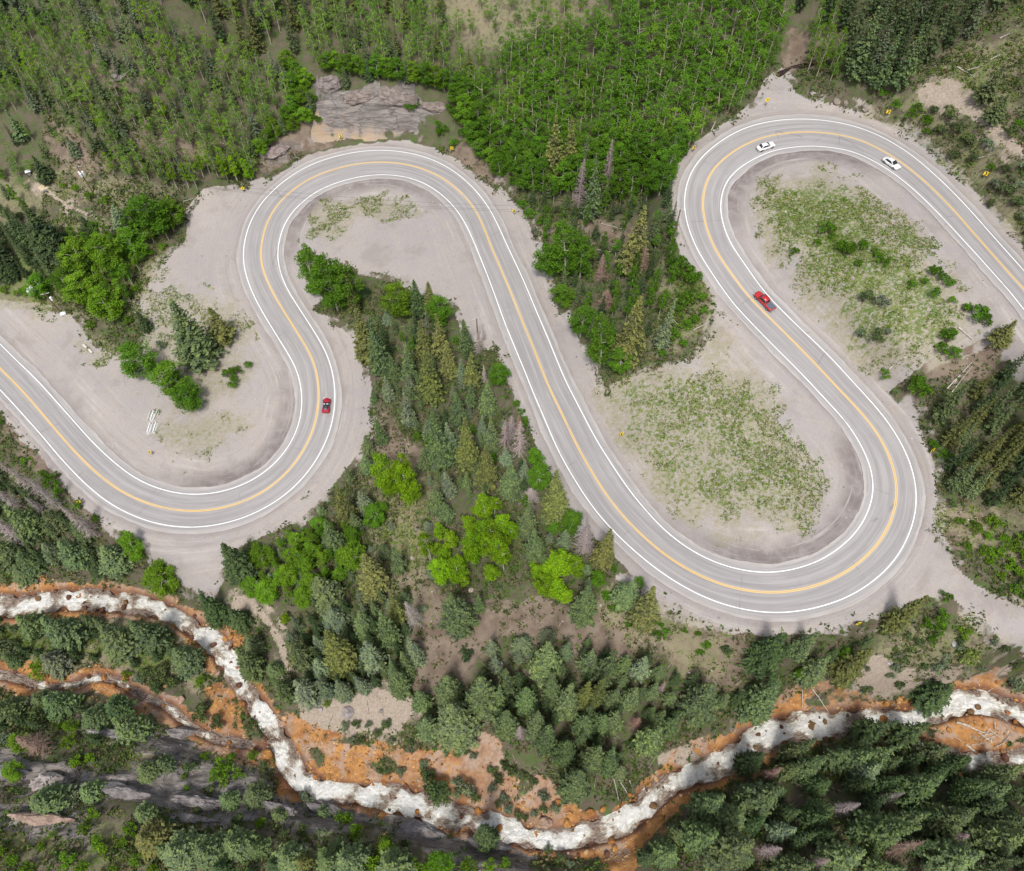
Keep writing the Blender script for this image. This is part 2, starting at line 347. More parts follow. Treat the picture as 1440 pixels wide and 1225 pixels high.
DIRT = [
 [(560,690),(590,720),(600,800),(640,850),(720,850),(750,830),(850,860),(900,900),(870,935),(780,900),(700,900),(650,960),(600,990),(570,940),(590,880),(560,800),(545,740)],
 [(530,560),(560,610),(590,640),(570,680),(540,690),(530,620)],
 [(740,320),(860,310),(900,330),(900,350),(830,330),(760,345)],
 [(645,8),(690,2),(705,25),(680,45),(655,35)],[(790,-10),(880,-10),(862,22),(820,12)],
 [(130,90),(200,95),(200,125),(150,120)],
 [(640,200),(690,210),(712,265),(690,265),(660,235),(620,215)],
 [(1310,700),(1400,720),(1400,760),(1340,770),(1325,740)],
 [(370,190),(440,180),(470,200),(400,225),(370,240)],
 [(0,575),(40,600),(90,650),(130,700),(160,740),(130,730),(80,680),(30,640),(0,600)],
 [(900,900),(1000,890),(1070,900),(1040,980),(960,930)],
 [(180,190),(260,185),(310,200),(280,230),(200,215)],
 [(1108,50),(1130,38),(1150,55),(1162,78),(1158,96),(1135,88),(1112,97),(1100,80)],
 [(60,170),(110,190),(150,240),(110,260),(80,230)],
 [(90,850),(240,850),(300,940),(280,970),(170,950),(90,930)],
 [(1290,420),(1440,460),(1400,520),(1300,540),(1270,500)],
]
GREEN = [ # (density 0..1, outline): patchy grass and low herbs
 (.66,[(1066,285),(1085,255),(1160,238),(1225,275),(1290,340),(1350,400),(1395,450),(1340,500),(1260,540),(1210,500),(1130,400),(1080,345)]),
 (.8,[(1120,330),(1180,320),(1260,350),(1330,400),(1345,440),(1290,420),(1210,380),(1140,370)]),
 (.57,[(842,555),(890,530),(985,500),(1005,455),(1050,520),(1110,600),(1148,670),(1130,735),(1060,750),(1010,750),(950,735),(895,670),(850,600)]),
 (.62,[(960,540),(1010,540),(1060,600),(1120,640),(1120,690),(1050,650),(980,600)]),
 (.42,[(430,330),(450,290),(500,270),(560,275),(590,300),(520,310),(470,350)]),
 (.45,[(230,600),(270,585),(330,560),(350,600),(310,640),(260,655),(225,630)]),
 (.34,[(185,400),(260,395),(350,430),(368,520),(345,565),(240,600),(190,500)]),
 (.65,[(115,470),(150,462),(170,485),(165,505),(130,495)]),
 (.5,[(40,250),(180,240),(240,280),(200,310),(120,290),(60,300),(-20,330),(-20,260)]),
 (.70,[(0,330),(60,310),(150,320),(230,340),(190,440),(100,440),(0,420)]),
 (.42,[(620,-20),(880,-20),(860,50),(740,60),(640,60),(560,20)]),
 (.80,[(930,370),(990,390),(995,440),(960,500),(915,500),(930,440)]),
 (.60,[(1290,120),(1440,20),(1440,250),(1380,220),(1340,160)]),
 (.72,[(1220,160),(1300,170),(1400,260),(1440,330),(1440,260),(1380,180),(1300,130)]),
 (.60,[(520,680),(600,690),(620,780),(590,860),(540,800),(510,740)]),
 (.66,[(960,880),(1000,900),(1000,930),(930,900),(860,870),(850,840),(900,850)]),
 (.60,[(1240,880),(1290,850),(1330,850),(1370,900),(1390,940),(1320,945),(1240,930)]),
 (.72,[(-50,870),(90,860),(180,870),(280,900),(300,960),(220,970),(120,945),(-50,935)]),
 (.70,[(-50,985),(100,980),(220,1010),(330,1060),(380,1080),(380,1110),(200,1060),(-50,1010)]),
 (.60,[(-50,1130),(120,1140),(260,1160),(400,1160),(520,1170),(600,1225),(-50,1240)]),
 (.60,[(460,1000),(560,990),(580,1030),(500,1040)]),
 (.6,[(600,1070),(700,1080),(790,1120),(770,1150),(700,1140),(620,1110)]),
 (.75,[(1320,720),(1370,760),(1440,850),(1440,760),(1400,720)]),
]
ORANGE = [
 [(262,862),(300,868),(348,900),(350,925),(345,960),(330,990),(340,1040),(390,1070),(360,1075),(300,1058),(240,1020),(225,1000),(235,980),(275,985),(300,960),(290,915),(262,890)],
 [(350,940),(385,1000),(410,1010),(440,1030),(520,1045),(560,1052),(620,1048),(650,1030),(680,1035),(720,1060),(790,1100),(805,1135),(840,1165),(760,1180),(690,1160),(610,1130),(500,1105),(430,1095),(400,1060),(360,990)],
 [(900,1110),(935,1085),(960,1055),(1010,1035),(1048,1018),(1060,1025),(1040,1055),(1000,1075),(950,1095),(910,1130)],
 [(905,1150),(960,1110),(1010,1080),(1025,1085),(990,1120),(935,1165),(910,1200),(880,1222),(810,1205),(740,1185),(830,1180)],
 [(1060,1030),(1090,1000),(1105,975),(1150,962),(1170,975),(1230,990),(1280,998),(1320,992),(1300,1015),(1200,1012),(1100,1015)],
 [(1330,985),(1350,970),(1365,958),(1440,975),(1500,980),(1500,1090),(1440,1085),(1360,1062),(1305,1040),(1330,1010)],
 [(-60,812),(40,815),(110,812),(200,835),(262,858),(300,880),(290,905),(220,875),(160,860),(60,870),(0,878),(-60,880)],
 [(-60,930),(40,935),(100,950),(170,945),(220,975),(300,1030),(290,1050),(220,1010),(120,975),(30,972),(-60,965)],
]
ROCK = [
 (1.0,[(100,1008),(180,1010),(240,1030),(330,1050),(335,1068),(240,1062),(150,1040),(100,1025)]),
 (1.0,[(-60,1050),(40,1062),(130,1078),(330,1072),(420,1108),(500,1125),(570,1140),(640,1170),(720,1180),(760,1200),(740,1235),(640,1225),(600,1190),(520,1165),(430,1165),(330,1160),(220,1140),(120,1125),(0,1110),(-60,1100)]),
 (.8,[(-60,1120),(60,1125),(130,1150),(130,1190),(40,1180),(-60,1170)]),
 (1.0,[(442,192),(450,150),(446,122),(470,112),(492,126),(520,118),(548,128),(575,122),(600,138),(628,146),(618,168),(590,172),(598,196),(550,186),(520,194),(490,184),(465,196)]),
 (.55,[(140,92),(195,95),(200,125),(155,118)]),
 (.5,[(360,215),(400,190),(440,195),(420,225),(380,240)]),
]
CLIFF_TAN = [[(425,190),(440,160),(455,182),(480,190),(520,186),(560,194),(600,190),(640,205),(600,210),(520,202),(470,205),(430,215)]]

# ---------------------------------------------------------------- node helpers
class NT:
    """Small wrapper that makes node materials shorter to write."""
    def __init__(self, name):
        self.m = bpy.data.materials.new(name); self.m.use_nodes = True
        self.t = self.m.node_tree; self.n = self.t.nodes; self.b = self.n['Principled BSDF']
        self.b.inputs['Roughness'].default_value = 0.9
        self.b.inputs['Specular IOR Level'].default_value = 0.25
    def link(self, a, b): self.t.links.new(a, b)
    def _in(self, sock, v):
        if hasattr(v, 'is_output'): self.link(v, sock)
        elif isinstance(v, (tuple, list)) and len(v) == 3 and sock.type == 'RGBA': sock.default_value = (*v, 1)
        else: sock.default_value = v
    def node(self, kind, **kw):
        nd = self.n.new(kind)
        for k, v in kw.items():
            if k.startswith('i_'):
                nm = k[2:].replace('_', ' ')
                self._in(nd.inputs[int(nm)] if nm.isdigit() else nd.inputs[nm], v)
            else: setattr(nd, k, v)
        return nd
    def math(self, op, a, b=0.5, clamp=False):
        return self.node('ShaderNodeMath', operation=op, i_0=a, i_1=b, use_clamp=clamp).outputs[0]
    def mix(self, f, a, b, mode='MIX'):
        nd = self.n.new('ShaderNodeMix'); nd.data_type = 'RGBA'; nd.blend_type = mode
        self._in(nd.inputs[0], f); self._in(nd.inputs[6], a); self._in(nd.inputs[7], b)
        return nd.outputs[2]
    def noise(self, scale, detail=4, rough=.55, vec=None, dist=0):
        nd = self.node('ShaderNodeTexNoise', i_Scale=scale, i_Detail=detail, i_Roughness=rough, i_Distortion=dist)
        if vec is not None: self.link(vec, nd.inputs['Vector'])
        return nd.outputs[0]
    def ramp(self, f, lo, hi, a=0.0, b=1.0):
        nd = self.node('ShaderNodeMapRange', interpolation_type='SMOOTHSTEP', i_0=f, i_1=lo, i_2=hi, i_3=a, i_4=b)
        return nd.outputs[0]
    def pos(self, scale=(1, 1, 1), rot=(0, 0, 0)):
        g = self.n.new('ShaderNodeNewGeometry')
        mp = self.node('ShaderNodeMapping'); self.link(g.outputs['Position'], mp.inputs[0])
        mp.inputs['Scale'].default_value = scale; mp.inputs['Rotation'].default_value = rot
        return mp.outputs[0]
    def obj(self, scale=(1, 1, 1)):
        g = self.n.new('ShaderNodeTexCoord')
        mp = self.node('ShaderNodeMapping'); self.link(g.outputs['Object'], mp.inputs[0])
        mp.inputs['Scale'].default_value = scale
        return mp.outputs[0]
    def attr(self, name):
        return self.node('ShaderNodeAttribute', attribute_name=name)
    def bump(self, h, strength=.4, dist=.1):
        nd = self.node('ShaderNodeBump', i_Strength=strength, i_Distance=dist); self.link(h, nd.inputs['Height'])
        self.link(nd.outputs[0], self.b.inputs['Normal'])
    def color(self, c): self._in(self.b.inputs['Base Color'], c)
    def set(self, **kw):
        for k, v in kw.items(): self._in(self.b.inputs[k.replace('_', ' ')], v)
        return self

def simple_mat(name, col, rough=.7, metal=0.0, var=.12, scale=6.0, spec=.3):
    m = NT(name)
    n = m.noise(scale, 3, .6, m.obj())
    c = m.mix(m.ramp(n, .3, .7), tuple(x * (1 - var) for x in col), tuple(min(1, x * (1 + var)) for x in col))
    m.color(c); m.set(Roughness=rough, Metallic=metal); m.b.inputs['Specular IOR Level'].default_value = spec
    return m.m

# ---------------------------------------------------------------- ground material
def ground_material():
    m = NT('ground_cover_material')
    P = m.pos()
    n_big = m.noise(.05, 4, .5, P); n_mid = m.noise(.35, 5, .6, P); n_fine = m.noise(2.2, 5, .7, P); n_tiny = m.noise(9.0, 3, .7, P)
    n_patch = m.noise(1.1, 4, .62, m.pos((1, 1, .4)), .3)
    A = m.attr('cover_a'); B = m.attr('cover_b')
    sa = m.node('ShaderNodeSeparateColor', i_0=A.outputs[0]); sb = m.node('ShaderNodeSeparateColor', i_0=B.outputs[0])
    gravel, orange, rock, sand = sa.outputs[0], sa.outputs[1], sa.outputs[2], A.outputs['Alpha']
    dirt, green, worn, tan = sb.outputs[0], sb.outputs[1], sb.outputs[2], B.outputs['Alpha']
    def edge(mask, width=.16, amp=.55, nz=None):
        nz = n_patch if nz is None else nz
        w = m.math('MULTIPLY', m.math('SUBTRACT', nz, .5), amp)
        return m.ramp(m.math('ADD', mask, w), .5 - width, .5 + width)
    floor = m.mix(m.ramp(n_patch, .38, .6), (.08, .066, .045), (.062, .108, .024))
    floor = m.mix(m.ramp(n_mid, .35, .7), floor, (.115, .092, .07))
    floor = m.mix(m.math('MULTIPLY', m.ramp(n_fine, .55, .72), .5), floor, (.05, .09, .02))
    dirtc = m.mix(m.ramp(n_mid, .3, .7), (.125, .092, .068), (.205, .162, .125))
    dirtc = m.mix(m.math('MULTIPLY', m.ramp(n_tiny, .6, .75), .55), dirtc, (.4, .36, .32))
    c = m.mix(edge(dirt), floor, dirtc)
    rk = m.pos((.25, .9, 1.0), (0, 0, .12))
    vor = m.node('ShaderNodeTexVoronoi', feature='DISTANCE_TO_EDGE', i_Scale=.55); m.link(rk, vor.inputs['Vector'])
    rn = m.noise(.8, 8, .68, rk, .6)
    rockc = m.mix(m.ramp(rn, .32, .68), (.105, .095, .09), (.275, .25, .232))
    rockc = m.mix(m.math('MULTIPLY', m.ramp(n_mid, .52, .7), .4), rockc, (.24, .175, .13))
    rockc = m.mix(m.ramp(vor.outputs['Distance'], .0, .05, .55, 0), rockc, (.05, .045, .045))
    tanc = m.mix(m.ramp(n_mid, .35, .65), (.36, .27, .18), (.30, .255, .23))
    rockc = m.mix(edge(tan, .25), rockc, tanc)
    rock_f = edge(rock, .12, .7, n_mid)
    sandc = m.mix(m.ramp(n_fine, .3, .7), (.25, .2, .155), (.37, .315, .26))
    c = m.mix(edge(sand, .2), c, sandc)
    # gravel: pale lilac grey with brown drifts and stones
    gv = m.mix(m.ramp(n_big, .38, .62), (.375, .34, .315), (.345, .32, .31))
    gv = m.mix(m.math('MULTIPLY', m.ramp(n_mid, .42, .7), .5), gv, (.40, .35, .30))
    gv = m.mix(m.ramp(m.noise(.13, 6, .65, m.pos((1, 1, 1), (0, 0, 2))), .5, .66, 0, .6), gv, (.285, .25, .228))
    gv = m.mix(m.math('MULTIPLY', m.ramp(n_fine, .48, .72), .5), gv, (.26, .235, .22))
    gv = m.mix(m.math('MULTIPLY', m.ramp(n_tiny, .62, .78), .35), gv, (.52, .49, .46))
    gv = m.mix(m.math('MULTIPLY', m.ramp(n_tiny, .42, .28), .55), gv, (.2, .18, .17))
    gv = m.mix(m.math('MULTIPLY', m.math('MULTIPLY', worn, m.ramp(n_mid, .3, .62, .4, 1)), .92), gv, (.165, .14, .135))
    # wheel and grader marks that follow the road
    C3 = m.attr('cover_c'); sc = m.node('ShaderNodeSeparateColor', i_0=C3.outputs[0])
    tv = m.node('ShaderNodeCombineXYZ', i_0=m.math('MULTIPLY', sc.outputs[0], .95), i_1=m.math('MULTIPLY', sc.outputs[1], .035))
    trk = m.noise(1.0, 5, .68, tv.outputs[0], .35)
    tf = m.math('MULTIPLY', m.math('MULTIPLY', sc.outputs[2], .6), m.ramp(n_mid, .35, .6, .3, 1))
    gv = m.mix(m.math('MULTIPLY', m.ramp(trk, .52, .66), tf), gv, (.285, .255, .24))
    gv = m.mix(m.math('MULTIPLY', m.ramp(trk, .46, .34), tf), gv, (.46, .43, .405))
    gv = m.mix(1.0, gv, (.90, .895, .905), 'MULTIPLY')
    c = m.mix(edge(gravel, .14, .5), c, gv)
    c = m.mix(m.math('MULTIPLY', m.ramp(green, .12, .42, 0, .5), m.ramp(n_patch, .3, .6, .1, 1)), c, (.27, .245, .15))
    # grass and herbs: the denser, the larger the patches that join
    gtex = m.math('ADD', m.math('MULTIPLY', n_patch, .55), m.math('MULTIPLY', n_fine, .45))
    th = m.math('SUBTRACT', .80, m.math('MULTIPLY', green, .48))
    gf = m.node('ShaderNodeMapRange', interpolation_type='SMOOTHSTEP', i_0=gtex, i_3=0.0, i_4=1.0)
    m.link(m.math('SUBTRACT', th, .055), gf.inputs[1]); m.link(m.math('ADD', th, .055), gf.inputs[2])
    gmask = m.math('MULTIPLY', gf.outputs[0], m.ramp(green, .02, .12))
    gcol = m.mix(m.ramp(n_mid, .35, .65), (.07, .125, .018), (.13, .165, .04))
    dry = m.math('MULTIPLY', m.ramp(m.math('ADD', gtex, m.math('MULTIPLY', green, .3)), .5, .68), m.ramp(green, .05, .3, 0, .4))
    c = m.mix(dry, c, (.225, .205, .125))
    c = m.mix(m.math('MULTIPLY', gmask, .9), c, gcol)
    c = m.mix(rock_f, c, rockc)
    # iron-stained banks
    orv = m.node('ShaderNodeTexVoronoi', i_Scale=1.3); m.link(P, orv.inputs['Vector'])
    oc = m.mix(m.ramp(n_mid, .3, .65), (.26, .115, .045), (.45, .225, .07))
    oc = m.mix(m.ramp(n_fine, .5, .72), oc, (.48, .27, .13))
    oc = m.mix(m.ramp(n_big, .5, .62, 0, .75), oc, (.30, .21, .155))
    oc = m.mix(m.math('MULTIPLY', m.ramp(m.noise(.22, 3, .6, m.pos((1, 1, 1), (0, 0, 1))), .5, .6), .8), oc, (.36, .27, .21))
    oc = m.mix(m.ramp(orv.outputs['Distance'], .4, .8, 0, .28), oc, (.14, .055, .03))
    oc = m.mix(m.math('MULTIPLY', m.ramp(n_tiny, .5, .7), .4), oc, (.2, .11, .065))
    oc = m.mix(m.math('MULTIPLY', C3.outputs['Alpha'], .85), oc, (.13, .058, .036))
    c = m.mix(edge(orange, .2, 1.0, n_patch), c, oc)
    m.color(c)
    hb = m.math('ADD', m.math('MULTIPLY', n_fine, .6), m.math('MULTIPLY', n_tiny, .25))
    hb = m.math('ADD', hb, m.math('MULTIPLY', m.math('MULTIPLY', rn, 3.0), rock_f))
    m.bump(hb, .55, .35)
    return m.m

# ---------------------------------------------------------------- ground mesh
def axis(lo, hi, step, far, n):
    core = np.arange(lo, hi + step / 2, step)
    k = np.arange(1, n + 1) / n
    return np.concatenate([(lo - (far + lo) * k ** 2.2)[::-1] if lo > -far else [], core, hi + (far - hi) * k ** 2.2])
AX = axis(-142, 126, .42, 1500, 46); AY = axis(-2, 206, .42, 1500, 50)

def covers(x, y):
    """Ground cover masks at world points."""
    n = len(x)
    wob = fbm(x, y, 7, 4, 3) * 2.2 + fbm(x, y, 1.8, 2, 8) * .8
    def union(polys, soft=1.4, rad=6):
        o = np.zeros(n)
        for p in polys: o = np.maximum(o, sstep(-soft, soft, sdist(x, y, poly_world(p), rad) + wob * .55))
        return o
    grav = union(GRAVEL); sand = union(SAND); dirt = union(DIRT, 2.2); oran = union(ORANGE, .9)
    tan = union(CLIFF_TAN, 1.5)
    green = np.zeros(n); rock = np.zeros(n)
    for w, p in GREEN: green = np.maximum(green, w * sstep(-5, 6, sdist(x, y, poly_world(p), 9) + wob * 2.2))
    for w, p in ROCK: rock = np.maximum(rock, w * sstep(-1.2, 1.2, sdist(x, y, poly_world(p), 6) + wob * .7))
    d, i = near_line(x, y, RC, 22)
    side = road_side(x, y, i)
    e = d - np.where(side > 0, RWL[i], -RWR[i])
    grav = np.maximum(grav, np.where(side * np.sign(smooth1(np.gradient(np.unwrap(np.arctan2(RT[:, 1], RT[:, 0]))), 40))[i] > 0, sstep(8.5, 6.0, e + wob * .8), sstep(5.2, 3.2, e + wob * .7)))
    # tyre-worn, rutted band on the inside of each bend
    curv = np.abs(smooth1(np.gradient(np.unwrap(np.arctan2(RT[:, 1], RT[:, 0]))), 12)) * np.sign(smooth1(np.gradient(np.unwrap(np.arctan2(RT[:, 1], RT[:, 0]))), 12))
    k = curv[i]
    inner = (side * k > 0)
    worn = np.where(inner, sstep(.012, .026, np.abs(k)), sstep(.03, .05, np.abs(k)) * .0) * sstep(.6, 1.8, e) * sstep(7.5, 3.5, e)
    worn = np.maximum(worn, .35 * sstep(.5, 1.2, e) * sstep(3.2, 1.8, e))
    green = green * sstep(2.2, 4.5, e)
    wet = np.zeros(n)
    oran = oran * sstep(-.75, -.25, fbm(x, y, 9, 3, 44) * 2.2)
    for q, (Q, T, N) in enumerate(RIV):
        dd, j = near_line(x, y, Q, 8)
        oran = np.maximum(oran, sstep(Q[j, 3] + 1.5, Q[j, 3] + .3, dd + wob * 1.3)); wet = np.maximum(wet, sstep(Q[j, 3] + 1.0, Q[j, 3] - .2, dd + wob * .35))
    green = green * (1 - oran) * (1 - .9 * sstep(.3, .7, sand)); grav = grav * (1 - oran)
    rock = rock * (1 - sstep(.3, .7, grav))
    return dict(gravel=grav, sand=sand, dirt=dirt, orange=oran, rock=rock, green=green, worn=worn, tan=tan, road_e=np.minimum(d, 40.) * np.sign(side), road_s=RS[i], wet=wet), e

def relief(x, y, cv, e):
    rough = 1 - np.clip(cv['gravel'] + cv['sand'] * .6, 0, 1)
    r = fbm(x, y, 9, 5, 21) * 1.1 * rough * sstep(3, 9, e) + fbm(x, y, 1.1, 3, 5) * .10 * (0.25 + rough)
    # layered rock: ridges that run along the gorge, broken across
    u = x * .97 + y * .24; v = -x * .24 + y * .97
    rid = 1 - np.abs(fbm(u * .33, v, 5.5, 5, 40)) * 2.2
    blk = fbm(u * .4, v * 1.3, 7, 5, 51)
    r = r + cv['rock'] * ((rid - .5) * 1.6 + blk * 1.8) * sstep(2, 5, e) * np.where(y > 150, .55, 1)
    ch = cv['orange']
    r = r + ch * np.maximum(fbm(x, y, 1.4, 3, 61), 0) * .55
    gm = cv['green'] * rough
    return r + gm * fbm(x, y, .9, 2, 71) * .15

def build_ground():
    X, Y = np.meshgrid(AX, AY); x = X.ravel(); y = Y.ravel()
    z, e_shoulder, _ = height_base(x, y)
    cv, e = covers(x, y)
    wat = np.zeros(len(x))
    for (Q, T, N) in RIV:
        dd, j = near_line(x, y, Q, 8); wat = np.maximum(wat, sstep(Q[j, 3] + .4, Q[j, 3] - .6, dd))
    z = z + relief(x, y, cv, e) * (1 - wat)
    far = sstep(260, 700, np.hypot(x, y - 90)); z = z + far * fbm(x, y, 160, 4, 90) * 60
    nx, ny = len(AX), len(AY)
    me = bpy.data.meshes.new('ground')
    j, i = np.meshgrid(np.arange(ny - 1), np.arange(nx - 1), indexing='ij')
    a = (j * nx + i).ravel(); f = np.stack([a, a + 1, a + nx + 1, a + nx], -1)
    me.vertices.add(len(x)); me.vertices.foreach_set('co', np.stack([x, y, z], -1).ravel().astype('f'))
    me.loops.add(f.size); me.loops.foreach_set('vertex_index', f.ravel().astype('i'))
    me.polygons.add(len(f)); me.polygons.foreach_set('loop_start', (np.arange(len(f)) * 4).astype('i'))
    me.update(); me.validate()
    me.polygons.foreach_set('use_smooth', np.ones(len(f), bool))
    cv['near'] = sstep(17, 5, np.where(e > 1e3, 99, e)); cv['road_e'] = np.where(e > 1e3, 40, cv['road_e'])
    for nm, ks in (('cover_a', ('gravel', 'orange', 'rock', 'sand')), ('cover_b', ('dirt', 'green', 'worn', 'tan')), ('cover_c', ('road_e', 'road_s', 'near', 'wet'))):
        at = me.color_attributes.new(nm, 'FLOAT_COLOR', 'POINT')
        at.data.foreach_set('color', np.stack([cv[k] for k in ks], -1).ravel().astype('f'))
    o = bpy.data.objects.new('ground', me); COL.objects.link(o); o['kind'] = 'structure'
    me.materials.append(ground_material())
    # refresh the lookup with the finished relief
    i0 = np.searchsorted(AX, _gx).clip(1, nx - 1); j0 = np.searchsorted(AY, _gy).clip(1, ny - 1)
    Z = z.reshape(ny, nx)
    tx = (_gx - AX[i0 - 1]) / (AX[i0] - AX[i0 - 1]); ty = (_gy - AY[j0 - 1]) / (AY[j0] - AY[j0 - 1])
    Zx = Z[:, i0 - 1] * (1 - tx) + Z[:, i0] * tx
    return Zx[j0 - 1] * (1 - ty[:, None]) + Zx[j0] * ty[:, None], Z
HG2, ZFINE = build_ground()
def ground_z(x, y):
    x = np.atleast_1d(x); y = np.atleast_1d(y)
    i = np.searchsorted(AX, x).clip(1, len(AX) - 1); j = np.searchsorted(AY, y).clip(1, len(AY) - 1)
    tx = (x - AX[i - 1]) / (AX[i] - AX[i - 1]); ty = (y - AY[j - 1]) / (AY[j] - AY[j - 1])
    return (ZFINE[j - 1, i - 1] * (1 - tx) + ZFINE[j - 1, i] * tx) * (1 - ty) + (ZFINE[j, i - 1] * (1 - tx) + ZFINE[j, i] * tx) * ty
def hit(u, v):
    """Ground point under photo pixel (u, v), on the finished ground."""
    p = px_hit(u, v, HG2)
    p[:, 2] = ground_z(p[:, 0], p[:, 1])
    return p

# ---------------------------------------------------------------- mesh building helpers
def mesh_obj(name, verts, faces, mat, parent=None, smooth=False, uv=None, mats=None, fmat=None):
    me = bpy.data.meshes.new(name)
    me.from_pydata([tuple(v) for v in verts], [], [tuple(f) for f in faces])
    if uv is not None:
        l = me.uv_layers.new(name='UVMap')
        vi = np.empty(len(me.loops), 'i'); me.loops.foreach_get('vertex_index', vi)
        l.data.foreach_set('uv', np.asarray(uv, 'f')[vi].ravel())
    for q in (mats or [mat]): me.materials.append(q)
    if fmat is not None: me.polygons.foreach_set('material_index', np.asarray(fmat, 'i'))
    if smooth: me.polygons.foreach_set('use_smooth', np.ones(len(me.polygons), bool))
    o = bpy.data.objects.new(name, me); COL.objects.link(o)
    if parent is not None: o.parent = parent
    return o
def tag(o, label=None, cat=None, group=None, kind=None):
    if label: o['label'] = label
    if cat: o['category'] = cat
    if group: o['group'] = group
    if kind: o['kind'] = kind
    return o
def empty(name, loc=(0, 0, 0), rz=0):
    o = bpy.data.objects.new(name, None); COL.objects.link(o); o.location = loc; o.rotation_euler = (0, 0, rz); return o

# ---------------------------------------------------------------- road surface and painted lines
def ribbon(name, o0, o1, dz, mat, step=1, nacross=1, wob=0, kind='structure', rng=None):
    """Strip between two signed offsets from the yellow line (arrays or numbers)."""
    idx = np.arange(0, len(RC), step)
    o0 = np.broadcast_to(o0, len(RC))[idx]; o1 = np.broadcast_to(o1, len(RC))[idx]
    V, U = [], []
    for k in range(nacross + 1):
        o = o0 + (o1 - o0) * k / nacross
        if wob and k in (0, nacross): o = o + np.convolve(RNG.normal(0, 1, len(idx) + 8), np.ones(9) / 9, 'valid') * wob
        p = RC[idx].copy(); p[:, :2] += RN[idx] * o[:, None]; p[:, 2] += dz
        V.append(p); U.append(np.stack([o, RS[idx]], -1))
    V = np.stack(V, 1); U = np.stack(U, 1); n, m = V.shape[:2]
    F = [(i * m + k, (i + 1) * m + k, (i + 1) * m + k + 1, i * m + k + 1) for i in range(n - 1) for k in range(m - 1)]
    o = mesh_obj(name, V.reshape(-1, 3), F, mat, uv=U.reshape(-1, 2), smooth=True)
    if kind: o['kind'] = kind
    return o

def asphalt_material():
    m = NT('asphalt_material')
    uv = m.n.new('ShaderNodeUVMap'); uv.uv_map = 'UVMap'
    sx = m.node('ShaderNodeSeparateXYZ', i_0=uv.outputs[0]); off, along = sx.outputs[0], sx.outputs[1]
    st = m.node('ShaderNodeMapping'); m.link(uv.outputs[0], st.inputs[0]); st.inputs['Scale'].default_value = (1.6, .045, 1)
    streak = m.noise(1.0, 5, .6, st.outputs[0], .2)
    P = m.pos(); fine = m.noise(6, 4, .7, P); mid = m.noise(.25, 4, .55, P)
    c = m.mix(m.ramp(streak, .32, .68), (.245, .236, .234), (.335, .322, .316))
    # wheel tracks: darker bands about 0.95 and 2.7 m either side of the yellow line
    ab = m.math('ABSOLUTE', off)
    for ctr in (1.15, 3.05):
        w = m.ramp(m.math('ABSOLUTE', m.math('SUBTRACT', ab, ctr)), .15, .8, 1, 0)
        c = m.mix(m.math('MULTIPLY', m.math('MULTIPLY', w, m.ramp(mid, .3, .65, .25, 1)), .42), c, (.225, .21, .205))
    c = m.mix(m.math('MULTIPLY', m.ramp(fine, .45, .75), .25), c, (.44, .42, .41))
    # sealed cracks across and along
    cr = m.node('ShaderNodeMapping'); m.link(uv.outputs[0], cr.inputs[0]); cr.inputs['Scale'].default_value = (.012, .045, 1)
    vo = m.node('ShaderNodeTexVoronoi', feature='DISTANCE_TO_EDGE', i_Scale=1.0); m.link(cr.outputs[0], vo.inputs['Vector'])
    wv = m.math('ADD', vo.outputs['Distance'], m.math('MULTIPLY', m.math('SUBTRACT', m.noise(.6, 3, .6, P), .5), .012))
    c = m.mix(m.math('MULTIPLY', m.ramp(m.math('ABSOLUTE', wv), .001, .004, .45, 0), m.ramp(mid, .48, .6)), c, (.13, .12, .12))
    # dust drifting over both edges
    ed = m.attr('edge_dust').outputs['Fac']
    dust = m.ramp(m.math('ADD', ed, m.math('MULTIPLY', m.math('SUBTRACT', m.noise(.5, 5, .65, P), .5), .9)), .45, .95)
    c = m.mix(dust, c, m.mix(m.ramp(mid, .35, .65), (.40, .375, .36), (.345, .315, .295)))
    m.color(c); m.bump(fine, .25, .03); m.set(Roughness=.88)
    return m.m

def paint_material(name, col, wear=.5):
    m = NT(name); P = m.pos()
    n = m.math('ADD', m.math('MULTIPLY', m.noise(.35, 3, .5, P), .5), m.math('MULTIPLY', m.noise(5, 4, .7, P), .5))
    c = m.mix(m.ramp(n, .52, .68, 0, wear), col, (.36, .345, .33))
    m.color(c); m.set(Roughness=.7)
    return m.m

MAT_ASPHALT = asphalt_material()
road = ribbon('road', RWR - SH - .5, RWL + SH + .5, 0.0, MAT_ASPHALT, nacross=14, wob=.35)
def add_dust(o):
    n = len(o.data.vertices); m = 15
    k = np.arange(n) % m / 14.0
    co = np.tile(np.arange(n) % m, 1)
    w = (RWL - RWR + 2 * SH + 1.0)[np.arange(n) // m]
    dist = np.minimum(k, 1 - k) * w          # distance from the nearer edge in metres
    at = o.data.attributes.new('edge_dust', 'FLOAT', 'POINT')
    at.data.foreach_set('value', (1.0 - np.clip(dist / 1.9, 0, 1)).astype('f'))
add_dust(road)
MAT_WHITE = paint_material('white_line_paint', (.84, .84, .83), .65)
MAT_YELLOW = paint_material('yellow_line_paint', (.68, .44, .14), .6)
ribbon('road_marking_white', RWL - .095, RWL + .095, .012, MAT_WHITE, nacross=1)
ribbon('road_marking_white', RWR - .095, RWR + .095, .012, MAT_WHITE, nacross=1)
ribbon('road_marking_yellow', .06, .24, .012, MAT_YELLOW)
ribbon('road_marking_yellow', -.24, -.06, .012, MAT_YELLOW)

